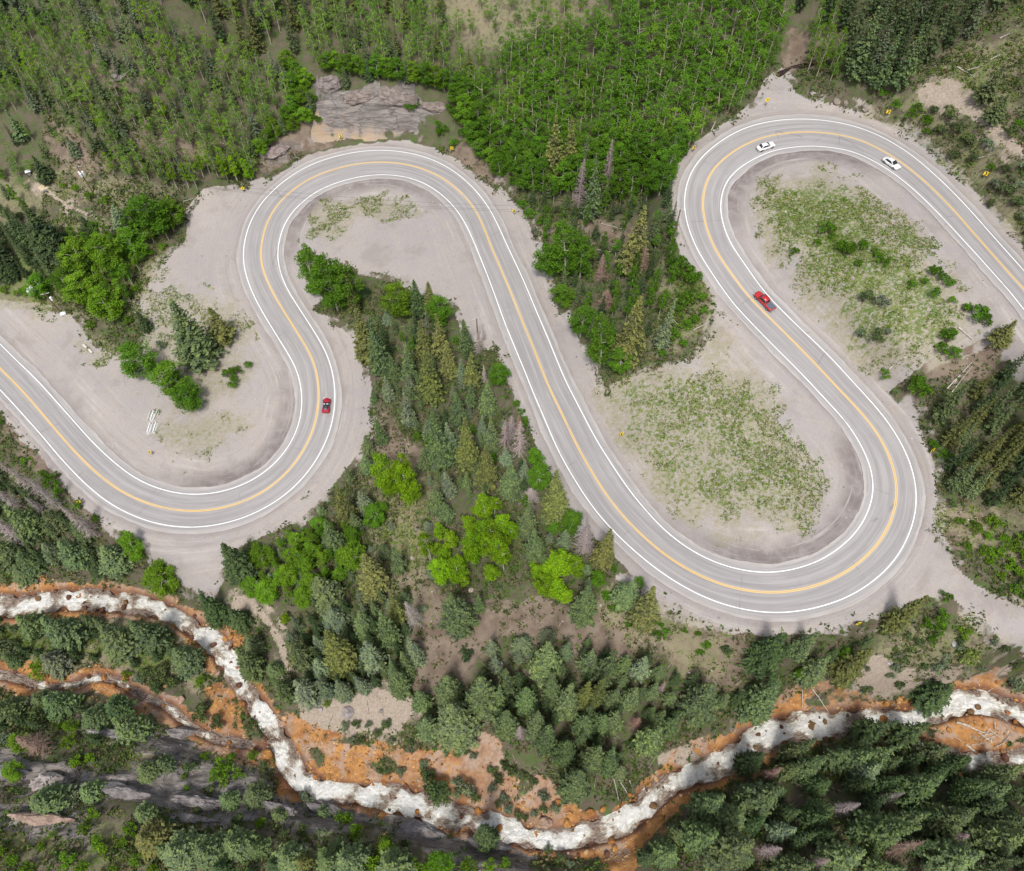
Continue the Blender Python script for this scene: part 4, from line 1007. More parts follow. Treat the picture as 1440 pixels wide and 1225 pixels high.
TRACED = """
o 520 427 520 518 34
s 535 443 538 535 30
b 545 528 548 568 18
s 557 495 558 540 18
b 542 437 547 460 15
m 565 397 567 460 36
d 589 392 590 452 22
o 606 395 606 447 21
A 617 420 620 468 32
s 585 447 583 490 13
o 600 452 600 513 25
o 620 440 622 513 27
o 630 478 632 538 25
s 577 480 577 543 21
s 662 448 655 503 21
o 663 495 665 552 25
b 652 503 650 540 17
o 605 495 608 577 38
b 578 523 580 558 17
b 574 548 578 605 20
s 645 552 647 605 25
s 682 535 687 590 26
s 663 538 663 580 17
A 700 518 703 548 23
s 525 547 527 570 11
g 682 448 680 483 7
g 673 467 673 503 15
w 680 513 682 542 9
s 541 583 538 630 19
s 517 612 520 643 19
s 513 640 518 667 19
b 535 638 537 660 20
s 492 652 495 683 15
a 556 635 552 702 22
a 568 637 570 690 20
a 563 653 560 707 26
a 580 660 580 717 26
a 543 668 547 702 20
a 588 680 584 718 20
b 513 688 517 727 24
A 532 715 528 743 24
b 552 733 551 747 12
s 613 570 612 612 22
b 607 588 603 627 18
s 623 588 623 667 38
b 632 593 635 643 24
s 597 627 600 667 23
o 662 587 658 667 32
s 697 587 692 643 23
b 678 585 678 623 17
o 685 630 685 697 31
s 616 657 616 677 12
b 633 663 633 703 21
s 658 662 658 692 15
s 616 682 615 728 26
s 633 707 628 738 24
b 603 733 603 747 14
g 717 582 717 627 23
r 730 582 728 615 14
g 740 593 728 653 25
g 708 590 710 640 20
A 758 660 758 693 24
A 752 633 755 658 18
b 712 630 712 660 20
s 722 653 717 705 31
b 738 647 737 687 21
o 788 667 777 740 38
g 748 693 745 715 26
s 748 707 737 763 32
s 765 745 748 792 30
A 810 725 800 748 24
A 782 738 780 756 18
g 833 727 817 770 24
g 830 745 817 790 30
a 673 713 673 730 16
a 683 702 683 735 20
a 697 703 695 730 17
a 662 728 663 750 18
a 708 725 708 760 22
a 678 733 680 770 20
a 692 737 692 775 20
a 718 733 718 765 17
a 662 757 665 800 20
a 702 757 700 800 22
b 705 740 706 757 9
d 325 757 348 823 40
o 482 682 495 747 30
s 500 718 505 753 20
s 468 727 477 780 28
s 453 707 455 728 13
A 450 733 450 753 20
m 368 775 373 800 25
m 422 752 422 775 20
s 400 768 400 790 13
m 410 773 413 795 18
m 423 772 425 800 18
m 442 763 445 790 20
m 455 777 458 800 20
m 433 783 437 810 20
m 407 797 415 827 22
m 393 803 402 830 18
m 420 793 425 815 18
A 497 743 500 768 20
m 482 778 485 800 20
m 500 770 501 805 26
m 480 800 483 823 18
m 443 810 443 840 22
m 427 830 435 857 22
m 350 827 363 840 24
m 380 823 383 853 32
b 427 803 425 818 14
b 382 807 383 818 13
b 370 813 368 835 14
s 457 808 467 862 46
b 470 855 477 887 36
o 525 778 530 847 44
a 403 865 405 880 12
s 540 762 542 788 20
s 565 768 565 812 21
b 522 767 522 777 9
o 553 833 567 883 27
s 570 830 573 853 17
g 580 842 590 888 22
s 542 850 553 915 34
s 520 860 513 902 31
b 522 895 530 950 36
o 480 880 487 953 46
b 577 897 590 940 27
b 560 917 557 950 15
s 572 918 577 957 21
s 557 925 557 957 17
s 563 935 568 983 31
s 645 830 648 898 50
s 677 838 673 865 17
b 605 800 607 815 9
a 602 753 608 795 19
a 622 738 622 765 17
a 617 767 617 790 17
a 635 753 635 778 19
a 627 773 627 793 17
a 622 793 622 825 24
a 640 793 642 827 24
a 652 788 652 805 14
a 653 812 653 830 13
a 667 752 668 797 24
a 680 760 685 790 22
a 697 757 702 798 28
a 710 773 708 810 22
a 692 797 692 818 18
b 695 898 693 925 18
b 697 923 697 950 20
b 797 745 792 775 23
a 793 780 788 815 26
a 807 787 803 815 22
a 780 790 775 820 25
a 755 798 757 812 18
a 767 813 767 842 24
a 783 820 780 850 28
a 793 830 790 848 20
o 850 743 843 807 30
o 857 750 850 798 19
s 828 795 825 808 15
b 828 812 827 828 13
A 842 803 838 828 17
s 828 827 815 883 36
s 888 817 872 858 37
o 922 825 897 890 40
b 772 888 767 905 24
b 742 900 728 920 30
b 735 917 727 935 17
s 774 893 764 963 44
b 798 905 793 930 19
s 830 897 823 912 13
s 840 916 820 950 30
s 864 892 844 966 34
s 880 923 874 950 25
b 910 919 894 960 27
s 790 956 770 993 29
s 810 956 787 1013 34
o 827 960 817 996 23
o 840 943 834 993 23
s 864 970 854 1000 26
s 894 966 874 1000 27
s 920 960 912 985 17
s 917 993 907 1013 17
s 720 940 710 983 28
s 637 950 630 996 40
s 597 970 597 1006 29
s 680 956 680 1013 48
s 645 996 643 1056 60
s 607 1006 605 1043 34
s 700 960 700 1003 23
s 744 966 737 1003 32
s 717 1000 710 1040 31
s 764 1003 750 1043 31
s 777 1013 760 1060 29
g 734 1023 732 1043 17
s 827 1010 814 1036 32
s 847 1000 840 1030 27
s 867 1003 850 1036 31
s 924 1016 897 1063 37
s 944 1003 930 1040 27
d 800 1043 787 1076 33
s 840 1046 824 1086 37
s 810 1090 797 1126 42
s 864 1050 850 1093 27
s 877 1076 865 1095 20
r 894 1010 890 1028 17
g 925 930 928 975 9
s 435 890 433 947 35
b 458 888 453 918 21
b 457 922 457 957 31
s 387 930 392 955 23
s 402 943 410 992 29
b 433 947 440 997 38
b 463 948 465 985 23
b 483 952 487 988 26
b 512 945 517 977 19
d 294 829 320 883 36
d 330 849 350 890 29
s 354 890 367 923 25
s 347 903 367 960 35
s 43 846 63 900 37
s 83 846 113 916 44
s 127 850 137 890 23
s 164 863 187 930 48
s 214 853 230 920 41
s 147 860 160 900 21
b 73 906 97 950 37
s 267 900 272 950 40
s 7 896 15 930 30
s 23 906 28 940 22
s 80 976 104 1013 44
s 60 970 70 1000 31
s 130 993 150 1030 39
s 174 1000 207 1046 46
d 160 986 182 1010 38
r 27 1023 77 1060 34
s 13 990 27 1016 40
m 27 1036 43 1056 28
m 27 1066 30 1093 21
s 230 1066 237 1086 27
s 207 1076 214 1096 28
s 364 1106 367 1136 40
s 324 1116 325 1138 27
s 394 1136 397 1156 25
s 207 1133 207 1156 29
s 457 1136 458 1150 22
s 80 1110 83 1146 52
s 133 1106 135 1125 34
o 220 1166 224 1195 50
s 260 1176 262 1218 54
s 300 1180 300 1215 50
s 337 1173 338 1205 46
s 364 1183 366 1205 31
s 410 1193 412 1220 46
s 467 1200 468 1226 42
s 500 1193 500 1228 46
s 557 1206 556 1232 50
A 628 1205 630 1230 30
s 937 1186 927 1213 37
d 910 1197 905 1214 26
s 950 1163 944 1185 24
d 687 1162 687 1195 32
d 1097 888 1053 950 46
s 1152 886 1107 926 27
s 1163 913 1120 963 37
o 1213 903 1167 960 41
s 1103 953 1040 1013 48
s 1003 950 967 1016 48
o 1307 840 1237 890 35
d 1340 963 1283 993 44
d 1310 1023 1243 1043 37
d 1260 1023 1187 1036 35
s 1220 1046 1167 1083 35
s 1270 1046 1187 1086 37
s 1157 1046 1093 1070 28
s 1163 1066 1107 1093 31
s 1113 1093 1033 1143 50
r 1107 1083 1070 1095 15
s 1337 1043 1280 1070 35
d 1367 1076 1303 1085 37
s 1330 1103 1247 1126 44
s 1283 1130 1193 1180 50
g 1220 1120 1167 1143 18
g 1270 1118 1227 1131 16
r 1320 1183 1237 1200 22
g 1360 1163 1334 1183 17
g 1113 1183 1063 1203 20
g 1184 1208 1133 1215 16
s 1360 1126 1293 1173 50
s 1420 1100 1353 1126 46
s 1445 1090 1377 1097 31
s 1437 1165 1360 1193 50
s 1377 1196 1293 1216 50
s 1213 1190 1147 1218 46
s 1140 1212 1083 1226 40
b 1113 1153 1077 1176 27
s 1003 1163 960 1190 46
s 1057 1172 993 1210 54
s 1017 1123 970 1150 41
d 1157 1133 1127 1166 31
s 1040 1150 993 1165 50
b 1244 1076 1192 1098 34
d 1080 1060 1033 1083 31
s 1440 1140 1390 1168 40
s 1373 535 1312 596 23
s 1383 648 1333 692 25
s 1397 665 1352 700 23
s 1373 595 1343 625 18
o 1433 451 1393 491 31
s 1413 90 1372 157 30
s 1420 133 1388 181 27
s 1247 10 1195 122 34
s 1307 33 1256 140 28
s 1275 40 1225 135 26
b 167 283 180 337 28
d 67 280 80 377 48
d 33 300 43 360 31
d 7 323 15 390 31
d 0 352 18 402 31
d 123 300 130 337 22
m 110 337 123 397 40
m 150 323 163 393 40
A 190 340 200 380 37
A 217 273 222 343 50
m 247 280 250 327 25
m 152 415 166 465 40
m 122 395 132 440 40
A 90 388 100 426 31
A 55 395 66 425 26
s 13 153 40 207 23
d 50 217 73 263 25
b 103 187 110 227 17
o 783 163 777 273 35
o 802 167 800 253 25
g 820 220 812 300 19
s 827 190 820 253 21
s 840 207 830 323 25
g 867 193 850 280 17
s 860 233 853 290 16
s 950 183 940 240 17
A 800 320 793 407 46
A 830 333 813 400 25
A 773 343 770 400 25
o 907 287 883 393 37
s 923 300 910 360 19
r 910 347 900 390 21
r 850 357 843 407 19
o 910 388 877 521 41
A 813 428 817 488 35
A 790 405 790 440 31
A 847 445 843 531 35
r 857 408 847 445 24
A 877 495 870 531 25
b 930 418 927 498 23
w 838 485 832 525 6
A 433 350 450 430 37
A 465 360 478 455 44
A 495 370 497 450 35
o 500 385 500 450 17
d 515 398 513 420 16
s 253 411 293 530 56
o 307 428 320 495 38
d 200 435 210 471 17
A 203 491 213 545 44
A 247 525 250 568 44
A 277 551 262 585 36
m 197 748 197 798 31
s 150 761 180 808 44
g 0 638 67 701 22
g 93 701 143 761 22
g 0 678 36 725 22
g 0 718 40 770 26
g 40 665 90 722 20
s 17 701 60 758 37
s 67 715 90 751 31
s 100 731 130 761 27
s 93 751 123 801 37
b 67 758 87 791 27
s 33 775 60 808 35
s 0 751 40 800 37
s 20 798 50 820 30
d 133 781 152 812 31
m 240 796 240 842 42
m 402 70 406 104 17
A 416 82 420 116 18
m 428 98 432 130 17
A 410 104 414 136 18
m 424 120 428 150 18
s 434 128 438 160 15
A 414 134 418 164 18
m 426 150 430 178 18
A 404 150 408 180 18
m 412 164 416 190 17
s 396 160 400 192 14
m 386 168 390 200 18
A 374 180 378 212 18
m 365 192 369 224 17
A 640 120 644 152 18
m 650 150 654 184 19
A 660 172 664 208 19
A 672 196 676 228 19
m 690 205 694 240 19
A 700 222 704 256 20
A 462 72 462 104 17
m 476 70 476 106 16
s 487 92 487 128 13
A 492 74 492 112 18
m 507 76 507 114 17
d 520 84 520 118 14
A 532 78 532 118 18
m 546 80 546 119 17
A 560 82 560 121 18
s 573 84 573 121 13
m 585 85 585 124 17
A 599 88 599 128 18
m 612 92 612 130 17
A 625 96 625 136 19
d 637 98 637 138 14
A 648 102 648 146 20
A 660 110 660 158 21
m 655 130 655 172 19
A 672 140 672 188 22
A 683 160 683 208 22
"""
plant_traced(TRACED)

# low bushes: kind, middle u v, width px   (n = needle-leaved)
SHRUBS = """
A 728 570 14;A 733 582 14;A 740 598 14;A 737 590 12;n 597 858 17;p 668 822 10;p 677 827 10;p 685 833 10;p 668 832 8;d 657 928 26;A 863 803 13;A 900 822 18;A 853 842 18;A 862 857 15;A 882 882 14
A 922 878 15;A 923 893 15;A 937 890 14;A 930 882 12;p 743 816 11;p 745 832 11;p 717 842 9;p 733 857 8;p 711 862 8;p 624 826 9;p 718 822 8;m 463 991 15
n 487 1025 18;n 500 1020 16;n 510 1043 16;n 497 1040 14;n 530 1032 16;n 545 1022 18;n 550 1043 13;n 577 1046 12;n 520 1020 14;n 597 1076 18;n 563 1086 18;n 610 1110 42;n 600 1090 26;n 620 1122 30;n 657 1112 36;n 645 1104 20;n 668 1120 20
n 628 1062 14;n 642 1061 16;n 655 1058 16;n 667 1065 14;n 690 1085 20;n 700 1098 20;n 710 1080 18;n 722 1085 18;n 735 1092 18;n 748 1100 18;n 694 1110 18;n 707 1122 18;n 714 1140 18;n 727 1147 18;n 700 1130 14;n 764 1123 20;n 780 1136 18;n 766 1140 16;n 752 1146 14;n 740 1150 12;n 748 1078 8
m 180 951 18;m 284 958 16;m 63 944 32;n 232 950 40;n 208 952 32;n 250 962 24;n 224 968 22;n 195 958 20;n 250 938 20;n 287 1002 32;n 307 1014 26;m 87 1021 14;m 100 1043 22;m 107 1076 24;m 127 1065 20;n 267 1080 22;m 320 1085 40;m 308 1092 24;m 290 1065 18;m 355 1064 20;n 370 1080 18;m 337 1090 20;m 264 1108 13
n 430 1122 26;n 340 1150 22;n 56 1013 34;n 30 1005 26;n 10 1040 24;m 262 1092 12;n 300 1110 20;m 355 1126 24;n 100 1128 30;m 60 1135 20;m 133 1146 22;n 145 1120 16;n 243 1155 14;n 280 1140 20
m 140 1183 22;m 152 1195 20;m 185 1168 20;m 120 1165 18;m 172 1185 18;m 100 1210 26;m 60 1190 14;m 20 1208 20;m 190 1212 24;m 215 1222 22;m 5 1200 18;m 120 1222 22;m 165 1222 20;m 40 1222 20;m 75 1175 14
m 485 1150 30;m 500 1172 26;n 455 1172 22;n 520 1192 26;m 590 1222 30;m 530 1222 30;n 425 1170 22;n 400 1172 18;m 370 1158 18;m 660 1222 30;m 690 1222 24;n 538 1158 14;n 570 1185 13;n 632 1177 12;m 640 1165 10;m 710 1215 20;n 770 1198 16;n 790 1206 18;n 800 1215 16;n 870 1150 11;n 844 1090 9
A 1328 842 20;A 1320 870 26;A 1316 888 26;A 1308 900 18;m 1353 893 24;n 1347 903 16;p 1352 925 36;n 1257 940 18;n 1250 952 16;n 1267 930 22;n 1262 924 16;n 1297 938 14;n 1317 940 20;n 1325 932 14;n 1260 964 20;n 1217 971 20;n 1193 963 16;A 1193 955 10;n 1395 905 14;n 1408 914 18;n 1425 936 17;n 1420 962 30;n 1435 966 26;n 1283 945 8;A 1300 880 20;n 1345 912 18;n 1330 925 16;n 1355 940 12;n 1378 940 14;n 1288 905 20;n 1275 895 16
A 980 893 12;A 995 910 20;A 985 918 14;A 962 888 12;d 1020 915 18;A 968 902 10;n 1218 942 12;m 1400 880 6;n 1168 1180 10;d 1160 1160 24
n 1213 425 29;n 1238 428 25;n 1230 475 26;n 1207 473 19;n 1247 470 15;A 1242 528 19;A 1220 495 9;A 1238 497 9;A 1288 548 30;A 1297 556 24;A 1280 540 22;A 1370 445 32;A 1382 455 24;A 1355 436 18;A 1313 415 18;A 1330 482 30;A 1338 500 24;A 1322 495 20;A 1338 468 14;m 1337 425 14
A 1160 328 24;A 1168 333 14;A 1115 358 15;A 1237 365 22;A 1193 357 26;A 1178 350 20;A 1210 350 20;A 1103 370 9;A 1313 387 22;A 1322 393 18;A 1332 400 20;A 1280 403 15;A 1273 368 11;A 1300 398 12;A 1228 356 12;A 1245 372 14;A 1150 343 16;A 1205 372 14
A 955 385 38;A 975 400 30;A 960 425 30;A 985 425 22;A 945 475 22;A 960 490 20;A 975 455 20;A 990 440 14;A 948 440 24;A 930 500 14;A 965 460 18;A 1157 565 12
A 325 530 22;A 330 540 20;A 335 525 16;A 350 515 14;A 348 530 12;n 227 488 16;n 260 507 16;d 205 455 14;m 320 550 12;A 283 543 10;A 183 455 16;m 170 482 12
A 77 681 26;A 37 651 15;A 3 596 16;A 113 711 14;A 137 731 14;A 85 695 18;A 25 640 12;A 60 668 14;A 145 745 12;A 50 660 12;m 95 700 10
A 441 145 14;A 446 172 14;A 438 188 12;n 455 128 10;A 632 158 16;A 618 178 14;A 608 190 10;A 530 165 8;A 555 178 8;A 505 150 8;A 640 205 14;A 617 190 18;A 625 185 14;A 650 190 18;A 640 170 20;A 647 215 10;A 575 157 16;A 585 152 14;A 493 190 9;m 463 162 7;A 686 228 16;A 670 212 10;A 660 190 14;A 590 158 10;A 600 205 10
A 1240 135 16;A 1258 150 16;A 1280 165 20;A 1300 175 20;A 1290 155 16;n 1310 160 18;n 1330 170 22;n 1345 185 20;n 1320 190 20;n 1360 205 26;n 1340 225 20;n 1385 210 24;n 1365 230 22;n 1395 265 22;n 1415 275 26;n 1425 290 24;n 1430 265 18;n 1390 290 16;A 1392 240 16;n 1410 245 18;A 1300 190 14;n 1435 310 18;n 1440 240 20;n 1420 190 24;A 1430 180 16;n 1440 330 14
A 1345 712 10;n 1335 710 16;A 1312 630 16;A 1325 640 18;A 1350 735 14;m 1370 745 20;m 1385 755 20;m 1395 740 24;m 1410 760 26;m 1425 775 26;m 1440 790 26;m 1400 780 26;m 1420 800 26;m 1435 815 22;m 1380 775 18;m 1390 795 18;m 1405 812 16;m 1440 760 24;A 1425 830 16;A 1438 840 14;m 1360 770 14
m 460 347 9;A 407 399 4;m 128 280 16;m 110 270 14;m 150 285 16;m 90 265 14;n 30 310 18;n 65 303 14;m 135 320 14;m 230 350 14;m 210 360 16;m 220 398 10;m 193 410 14;m 175 430 16;m 190 372 14;m 60 400 16;m 30 415 18;m 8 412 16;m 90 425 12;m 130 460 14
n 760 370 14;n 750 330 14;A 735 290 16;A 745 305 18;A 728 275 12;A 760 315 14;A 770 300 16;A 720 258 14;n 785 300 16;n 808 300 14;n 870 300 18;n 865 330 12;m 775 345 10;A 945 350 14;A 950 370 12
"""
def plant_shrubs(txt):
    R = [r.split() for r in txt.replace('\n', ';').split(';') if r.strip()]
    R = sorted(R, key=lambda r: -float(r[3]))[:305]
    U = np.array([[float(q) for q in r[1:4]] for r in R]); P = hit(U[:, 0], U[:, 1])
    for i, r in enumerate(R):
        k = r[0]; w = U[i, 2] / px_scale(P[i]); rad = w / 2 * 1.2
        needle = k in 'nd'
        tint = TINT[{'n': 's', 'd': 'd'}.get(k, k)]
        if k == 'n': tint = TINT['b'] if RNG.random() < .35 else (.085, .125, .05)
        idx = 10 + int(RNG.integers(0, 3)) if needle else int(RNG.integers(0, 5))
        H = rad * RNG.uniform(.95, 1.35)
        o = make_tree('shrub', idx, tint, tuple(P[i]), H, rad, RNG.uniform(0, 6.28))
        register(o, 'shrub', {'n': 's', 'd': 'd'}.get(k, k), P[i], H)
plant_shrubs(SHRUBS)

# ---------------------------------------------------------------- woods filled between the traced trees
TREE_XY = [tuple(t[0].location[:2]) for t in THINGS]
FILLS = [  # outline of feet, spacing m, (kind weights), height range, radius range, keep-off distance from other trees
 ([(-40,-70),(230,-70),(240,40),(300,70),(420,100),(436,115),(428,185),(375,235),(310,255),(262,258),(215,235),(150,205),(70,165),(-40,190)], 3.1, 'mmmAAppsba', (7.5,11), (1.6,2.3), 2.0),
 ([(430,-70),(620,-70),(640,70),(700,110),(690,170),(655,165),(635,140),(600,120),(520,115),(445,108),(420,40)], 3.1, 'mmmAApos', (8,11), (1.6,2.3), 1.9),
 ([(225,-70),(430,-70),(430,85),(350,95),(280,55)], 4.2, 'oosddm', (13,18), (2.0,2.6), 2.3),
 ([(-40,-70),(35,-70),(50,60),(20,120),(-40,180)], 4.4, 'dsob', (12,17), (1.8,2.3), 2.2),
 ([(150,225),(370,232),(368,255),(330,262),(270,278),(200,262),(150,250)], 2.7, 'mmaap', (7.5,10), (1.5,2.1), 1.8),
 ([(668,185),(700,245),(735,290),(775,280),(830,285),(900,290),(955,275),(968,235),(985,195),(1020,172),(1048,152),(1062,118),(1100,88),(1102,40),(1080,-70),(870,-70),(850,30),(760,60),(700,90),(660,130),(655,160)], 3.5, 'AAAAAAAAAm', (8.5,13), (2.5,3.6), 2.4),
 ([(625,-60),(880,-60),(870,20),(760,45),(690,60),(640,60)], 4.6, 'mAmA', (7,10), (1.5,2.1), 2.4),
 ([(-25,235),(60,238),(45,300),(60,312),(-25,330)], 4.0, 'msAm', (4,8), (1.1,1.8), 2.2),
 ([(1125,40),(1170,40),(1190,110),(1150,128),(1128,118)], 3.2, 'Am', (10,14), (1.7,2.2), 2.0),
 ([(1180,122),(1235,150),(1290,112),(1330,85),(1400,45),(1470,-20),(1450,-80),(1100,-80),(1110,20),(1175,50)], 3.9, 'dsdsb', (14,19), (1.8,2.4), 2.2),
 ([(1375,500),(1440,460),(1530,460),(1530,745),(1400,725),(1335,700),(1315,650),(1318,610),(1350,560)], 3.7, 'dddso', (10,15), (1.5,2.1), 2.0),
 ([(1080,1085),(1180,1055),(1290,1060),(1460,1115),(1460,1280),(1000,1280),(1040,1150)], 4.3, 'dsdss', (10,15), (1.8,2.5), 2.6),
 ([(512,455),(560,445),(640,465),(680,530),(735,630),(780,740),(825,795),(800,825),(745,790),(710,715),(600,700),(585,640),(525,560)], 3.7, 'dsdsbA', (3.5,8), (.9,1.4), 1.9),
 ([(700,930),(880,905),(960,950),(1000,945),(960,1040),(880,1080),(795,1060),(720,1030),(610,1000)], 3.4, 'dds', (6,10), (1.3,1.9), 2.0),
 ([(-40,620),(40,685),(125,740),(195,800),(180,812),(-40,812)], 3.0, 'ddsgs', (6,10), (1.1,1.7), 1.9),
 ([(745,305),(960,295),(965,365),(945,420),(905,515),(850,530),(795,440),(757,345)], 3.3, 'dsdAAs', (5,10), (1.0,1.6), 2.0),
 ([(735,255),(960,255),(965,300),(850,310),(745,300)], 3.1, 'dAsAd', (5,9), (1.1,1.7), 2.0),
 ([(-40,335),(60,312),(110,350),(95,415),(-40,412)], 3.5, 'dsd', (8,12), (1.5,2.1), 2.3),
 ([(95,345),(250,295),(262,330),(212,362),(192,425),(160,462),(110,435)], 2.8, 'mAAm', (6,9), (1.3,2.0), 2.0),
 ([(380,765),(440,745),(505,720),(515,790),(480,850),(420,850),(360,840)], 2.6, 'mmAs', (4.5,7), (1.0,1.5), 1.7),
 ([(430,840),(560,830),(600,930),(560,980),(480,985),(400,985),(385,930)], 3.2, 'ddsb', (6,9), (1.2,1.8), 2.1),
 ([(1080,905),(1230,895),(1215,950),(1140,970),(1060,1000),(1000,1010),(1010,950)], 3.4, 'ddsA', (5,9), (1.1,1.7), 2.1),
 ([(-30,868),(60,868),(190,880),(300,930),(290,960),(150,935),(-30,930)], 3.2, 'dsd', (3,6), (1.0,1.7), 2.0),
 ([(-30,985),(90,985),(220,1015),(320,1060),(240,1060),(100,1045),(-30,1045)], 3.6, 'dsm', (4,8), (1.0,1.8), 2.1),
 ([(150,1165),(600,1185),(700,1240),(120,1240)], 5.2, 'dsom', (4,8), (1.3,2.1), 2.6),
 ([(10,190),(130,180),(200,215),(140,240),(60,232),(10,245)], 4.0, 'dsm', (5,9), (1.0,1.6), 2.4),
]
MAX_KIND = {'spruce_tree': 300, 'aspen_tree': 300, 'dead_tree': 120}
have = {}
for t in THINGS: have[t[1]] = have.get(t[1], 0) + 1
cands = []
for poly, gap, kinds, hr, rr, off in FILLS:
    W = poly_world(poly); lo, hi = W.min(0), W.max(0)
    n = int((hi[0] - lo[0]) * (hi[1] - lo[1]) / gap ** 2 * 7)
    q = RNG.uniform(lo, hi, (n, 2)); q = q[sdist(q[:, 0], q[:, 1], W, 4) > .2]
    if not len(q): continue
    cv, e = covers(q[:, 0], q[:, 1])
    bad = np.maximum.reduce([cv['gravel'], cv['orange'] * .9, cv['rock'] * .85, cv['sand'], cv['dirt'] * .6])
    q = q[(RNG.random(len(q)) > bad ** .5 * 1.05) & (e > 3.0) & (cv['gravel'] < .4)]
    acc = np.array(TREE_XY); keep = []
    for p in q:
        if ((acc - p) ** 2).sum(1).min() > off ** 2 and (not keep or ((np.array(keep) - p) ** 2).sum(1).min() > (gap * .82) ** 2):
            keep.append(p)
    for p in keep:
        TREE_XY.append(tuple(p)); cands.append((p[0], p[1], kinds[int(RNG.integers(0, len(kinds)))], RNG.uniform(*hr), RNG.uniform(*rr)))
cx = np.array([c[0] for c in cands]); cy = np.array([c[1] for c in cands]); cz = ground_z(cx, cy)
cpx = world_to_px(np.stack([cx, cy, cz + 4], -1))
order = np.argsort(-cpx[:, 1] - 25 * np.array([c[4] for c in cands]))
MASS = {'spruce_tree': [], 'aspen_tree': []}
for i in order:
    x, y, k, H, R = cands[i]; kind = KINDS[k]; u, v = cpx[i]
    vis = -10 < u < PW + 10 and -30 < v < PH + 5
    tint = TINT[k]
    if k == 'm' and v < 260 and u < 640: tint = (.160, .300, .040)
    if k == 'p': tint = (.16, .245, .070)
    if k == 'A' and u < 640 and v < 260: tint = (.115, .24, .035)
    if vis and have.get(kind, 0) < MAX_KIND[kind]:
        have[kind] = have.get(kind, 0) + 1
        if kind == 'spruce_tree': idx = 6 + int(RNG.integers(0, 2)) if (u > 1290 and 450 < v < 760) else int(RNG.integers(0, 6))
        elif kind == 'aspen_tree': idx = int(RNG.integers(5, 8)) if R > 2.45 else int(RNG.integers(0, 6))
        else: idx = int(RNG.integers(0, 3))
        o = make_tree(kind, idx, tint, (x, y, cz[i] - .1), H, R, RNG.uniform(0, 6.28), tuple(RNG.normal(0, .03, 2)))
        register(o, kind, k, (x, y, cz[i]), H)
    elif kind in MASS:
        MASS[kind].append((x, y, cz[i], H, R, tint))

# the same woods carry on past the edges of the view
_fx, _fy = RNG.uniform(-175, 165, 2600), RNG.uniform(-25, 285, 2600); _fz = ground_z(_fx, _fy)
_fp = world_to_px(np.stack([_fx, _fy, _fz], -1)); _fc, _fe = covers(_fx, _fy)
_out = (_fp[:, 0] < -45) | (_fp[:, 0] > PW + 45) | (_fp[:, 1] < -75) | (_fp[:, 1] > PH + 110)
FAR = {'spruce_tree': [], 'aspen_tree': []}
for i in np.nonzero(_out & (_fe > 5) & (_fc['gravel'] < .4) & (_fc['orange'] < .3))[0]:
    if sum(map(len, FAR.values())) >= 800: break
    k = 'A' if (_fy[i] > 150 and RNG.random() < .6) else 's'
    FAR[KINDS[k]].append((_fx[i], _fy[i], _fz[i], RNG.uniform(8, 15), RNG.uniform(1.7, 2.6), TINT[k] if k == 's' else (.10, .215, .03)))

def mass_material(name, translucent):
    m = NT(name); a = m.attr('tint').outputs['Color']; P = m.pos()
    n = m.math('ADD', m.math('MULTIPLY', m.noise(.9, 3, .6, P), .55), m.math('MULTIPLY', m.noise(5, 2, .6, P), .45))
    c = m.mix(m.ramp(n, .36, .64), m.mix(1.0, a, (.66, .66, .8), 'MULTIPLY'), m.mix(1.0, a, (1.3, 1.2, .9), 'MULTIPLY'))
    m.color(c); m.b.inputs['Specular IOR Level'].default_value = .15
    tr = m.node('ShaderNodeBsdfTranslucent'); m.link(c, tr.inputs[0])
    mx = m.node('ShaderNodeMixShader', i_0=translucent); m.link(m.b.outputs[0], mx.inputs[1]); m.link(tr.outputs[0], mx.inputs[2])
    m.link(mx.outputs[0], m.n['Material Output'].inputs[0])
    return m.m
MAT_MASS = mass_material('herb_foliage', .2)
def stuff_from_quads(name, Q, T, label, cat):
    me = quad_mesh(name, Q, MAT_MASS)
    at = me.color_attributes.new('tint', 'FLOAT_COLOR', 'POINT')
    c = np.ones((len(Q) * 4, 4), 'f'); c[:, :3] = np.repeat(T, 4, axis=0)
    at.data.foreach_set('color', c.ravel())
    o = bpy.data.objects.new(name, me); COL.objects.link(o)
    return tag(o, label, cat, kind='stuff')
def place_quads(Q0, x, y, z, R, H, ang):
    c, s = math.cos(ang), math.sin(ang)
    V = Q0 * [R, R, H]
    return np.stack([V[..., 0] * c - V[..., 1] * s + x, V[..., 0] * s + V[..., 1] * c + y, V[..., 2] + z], -1)
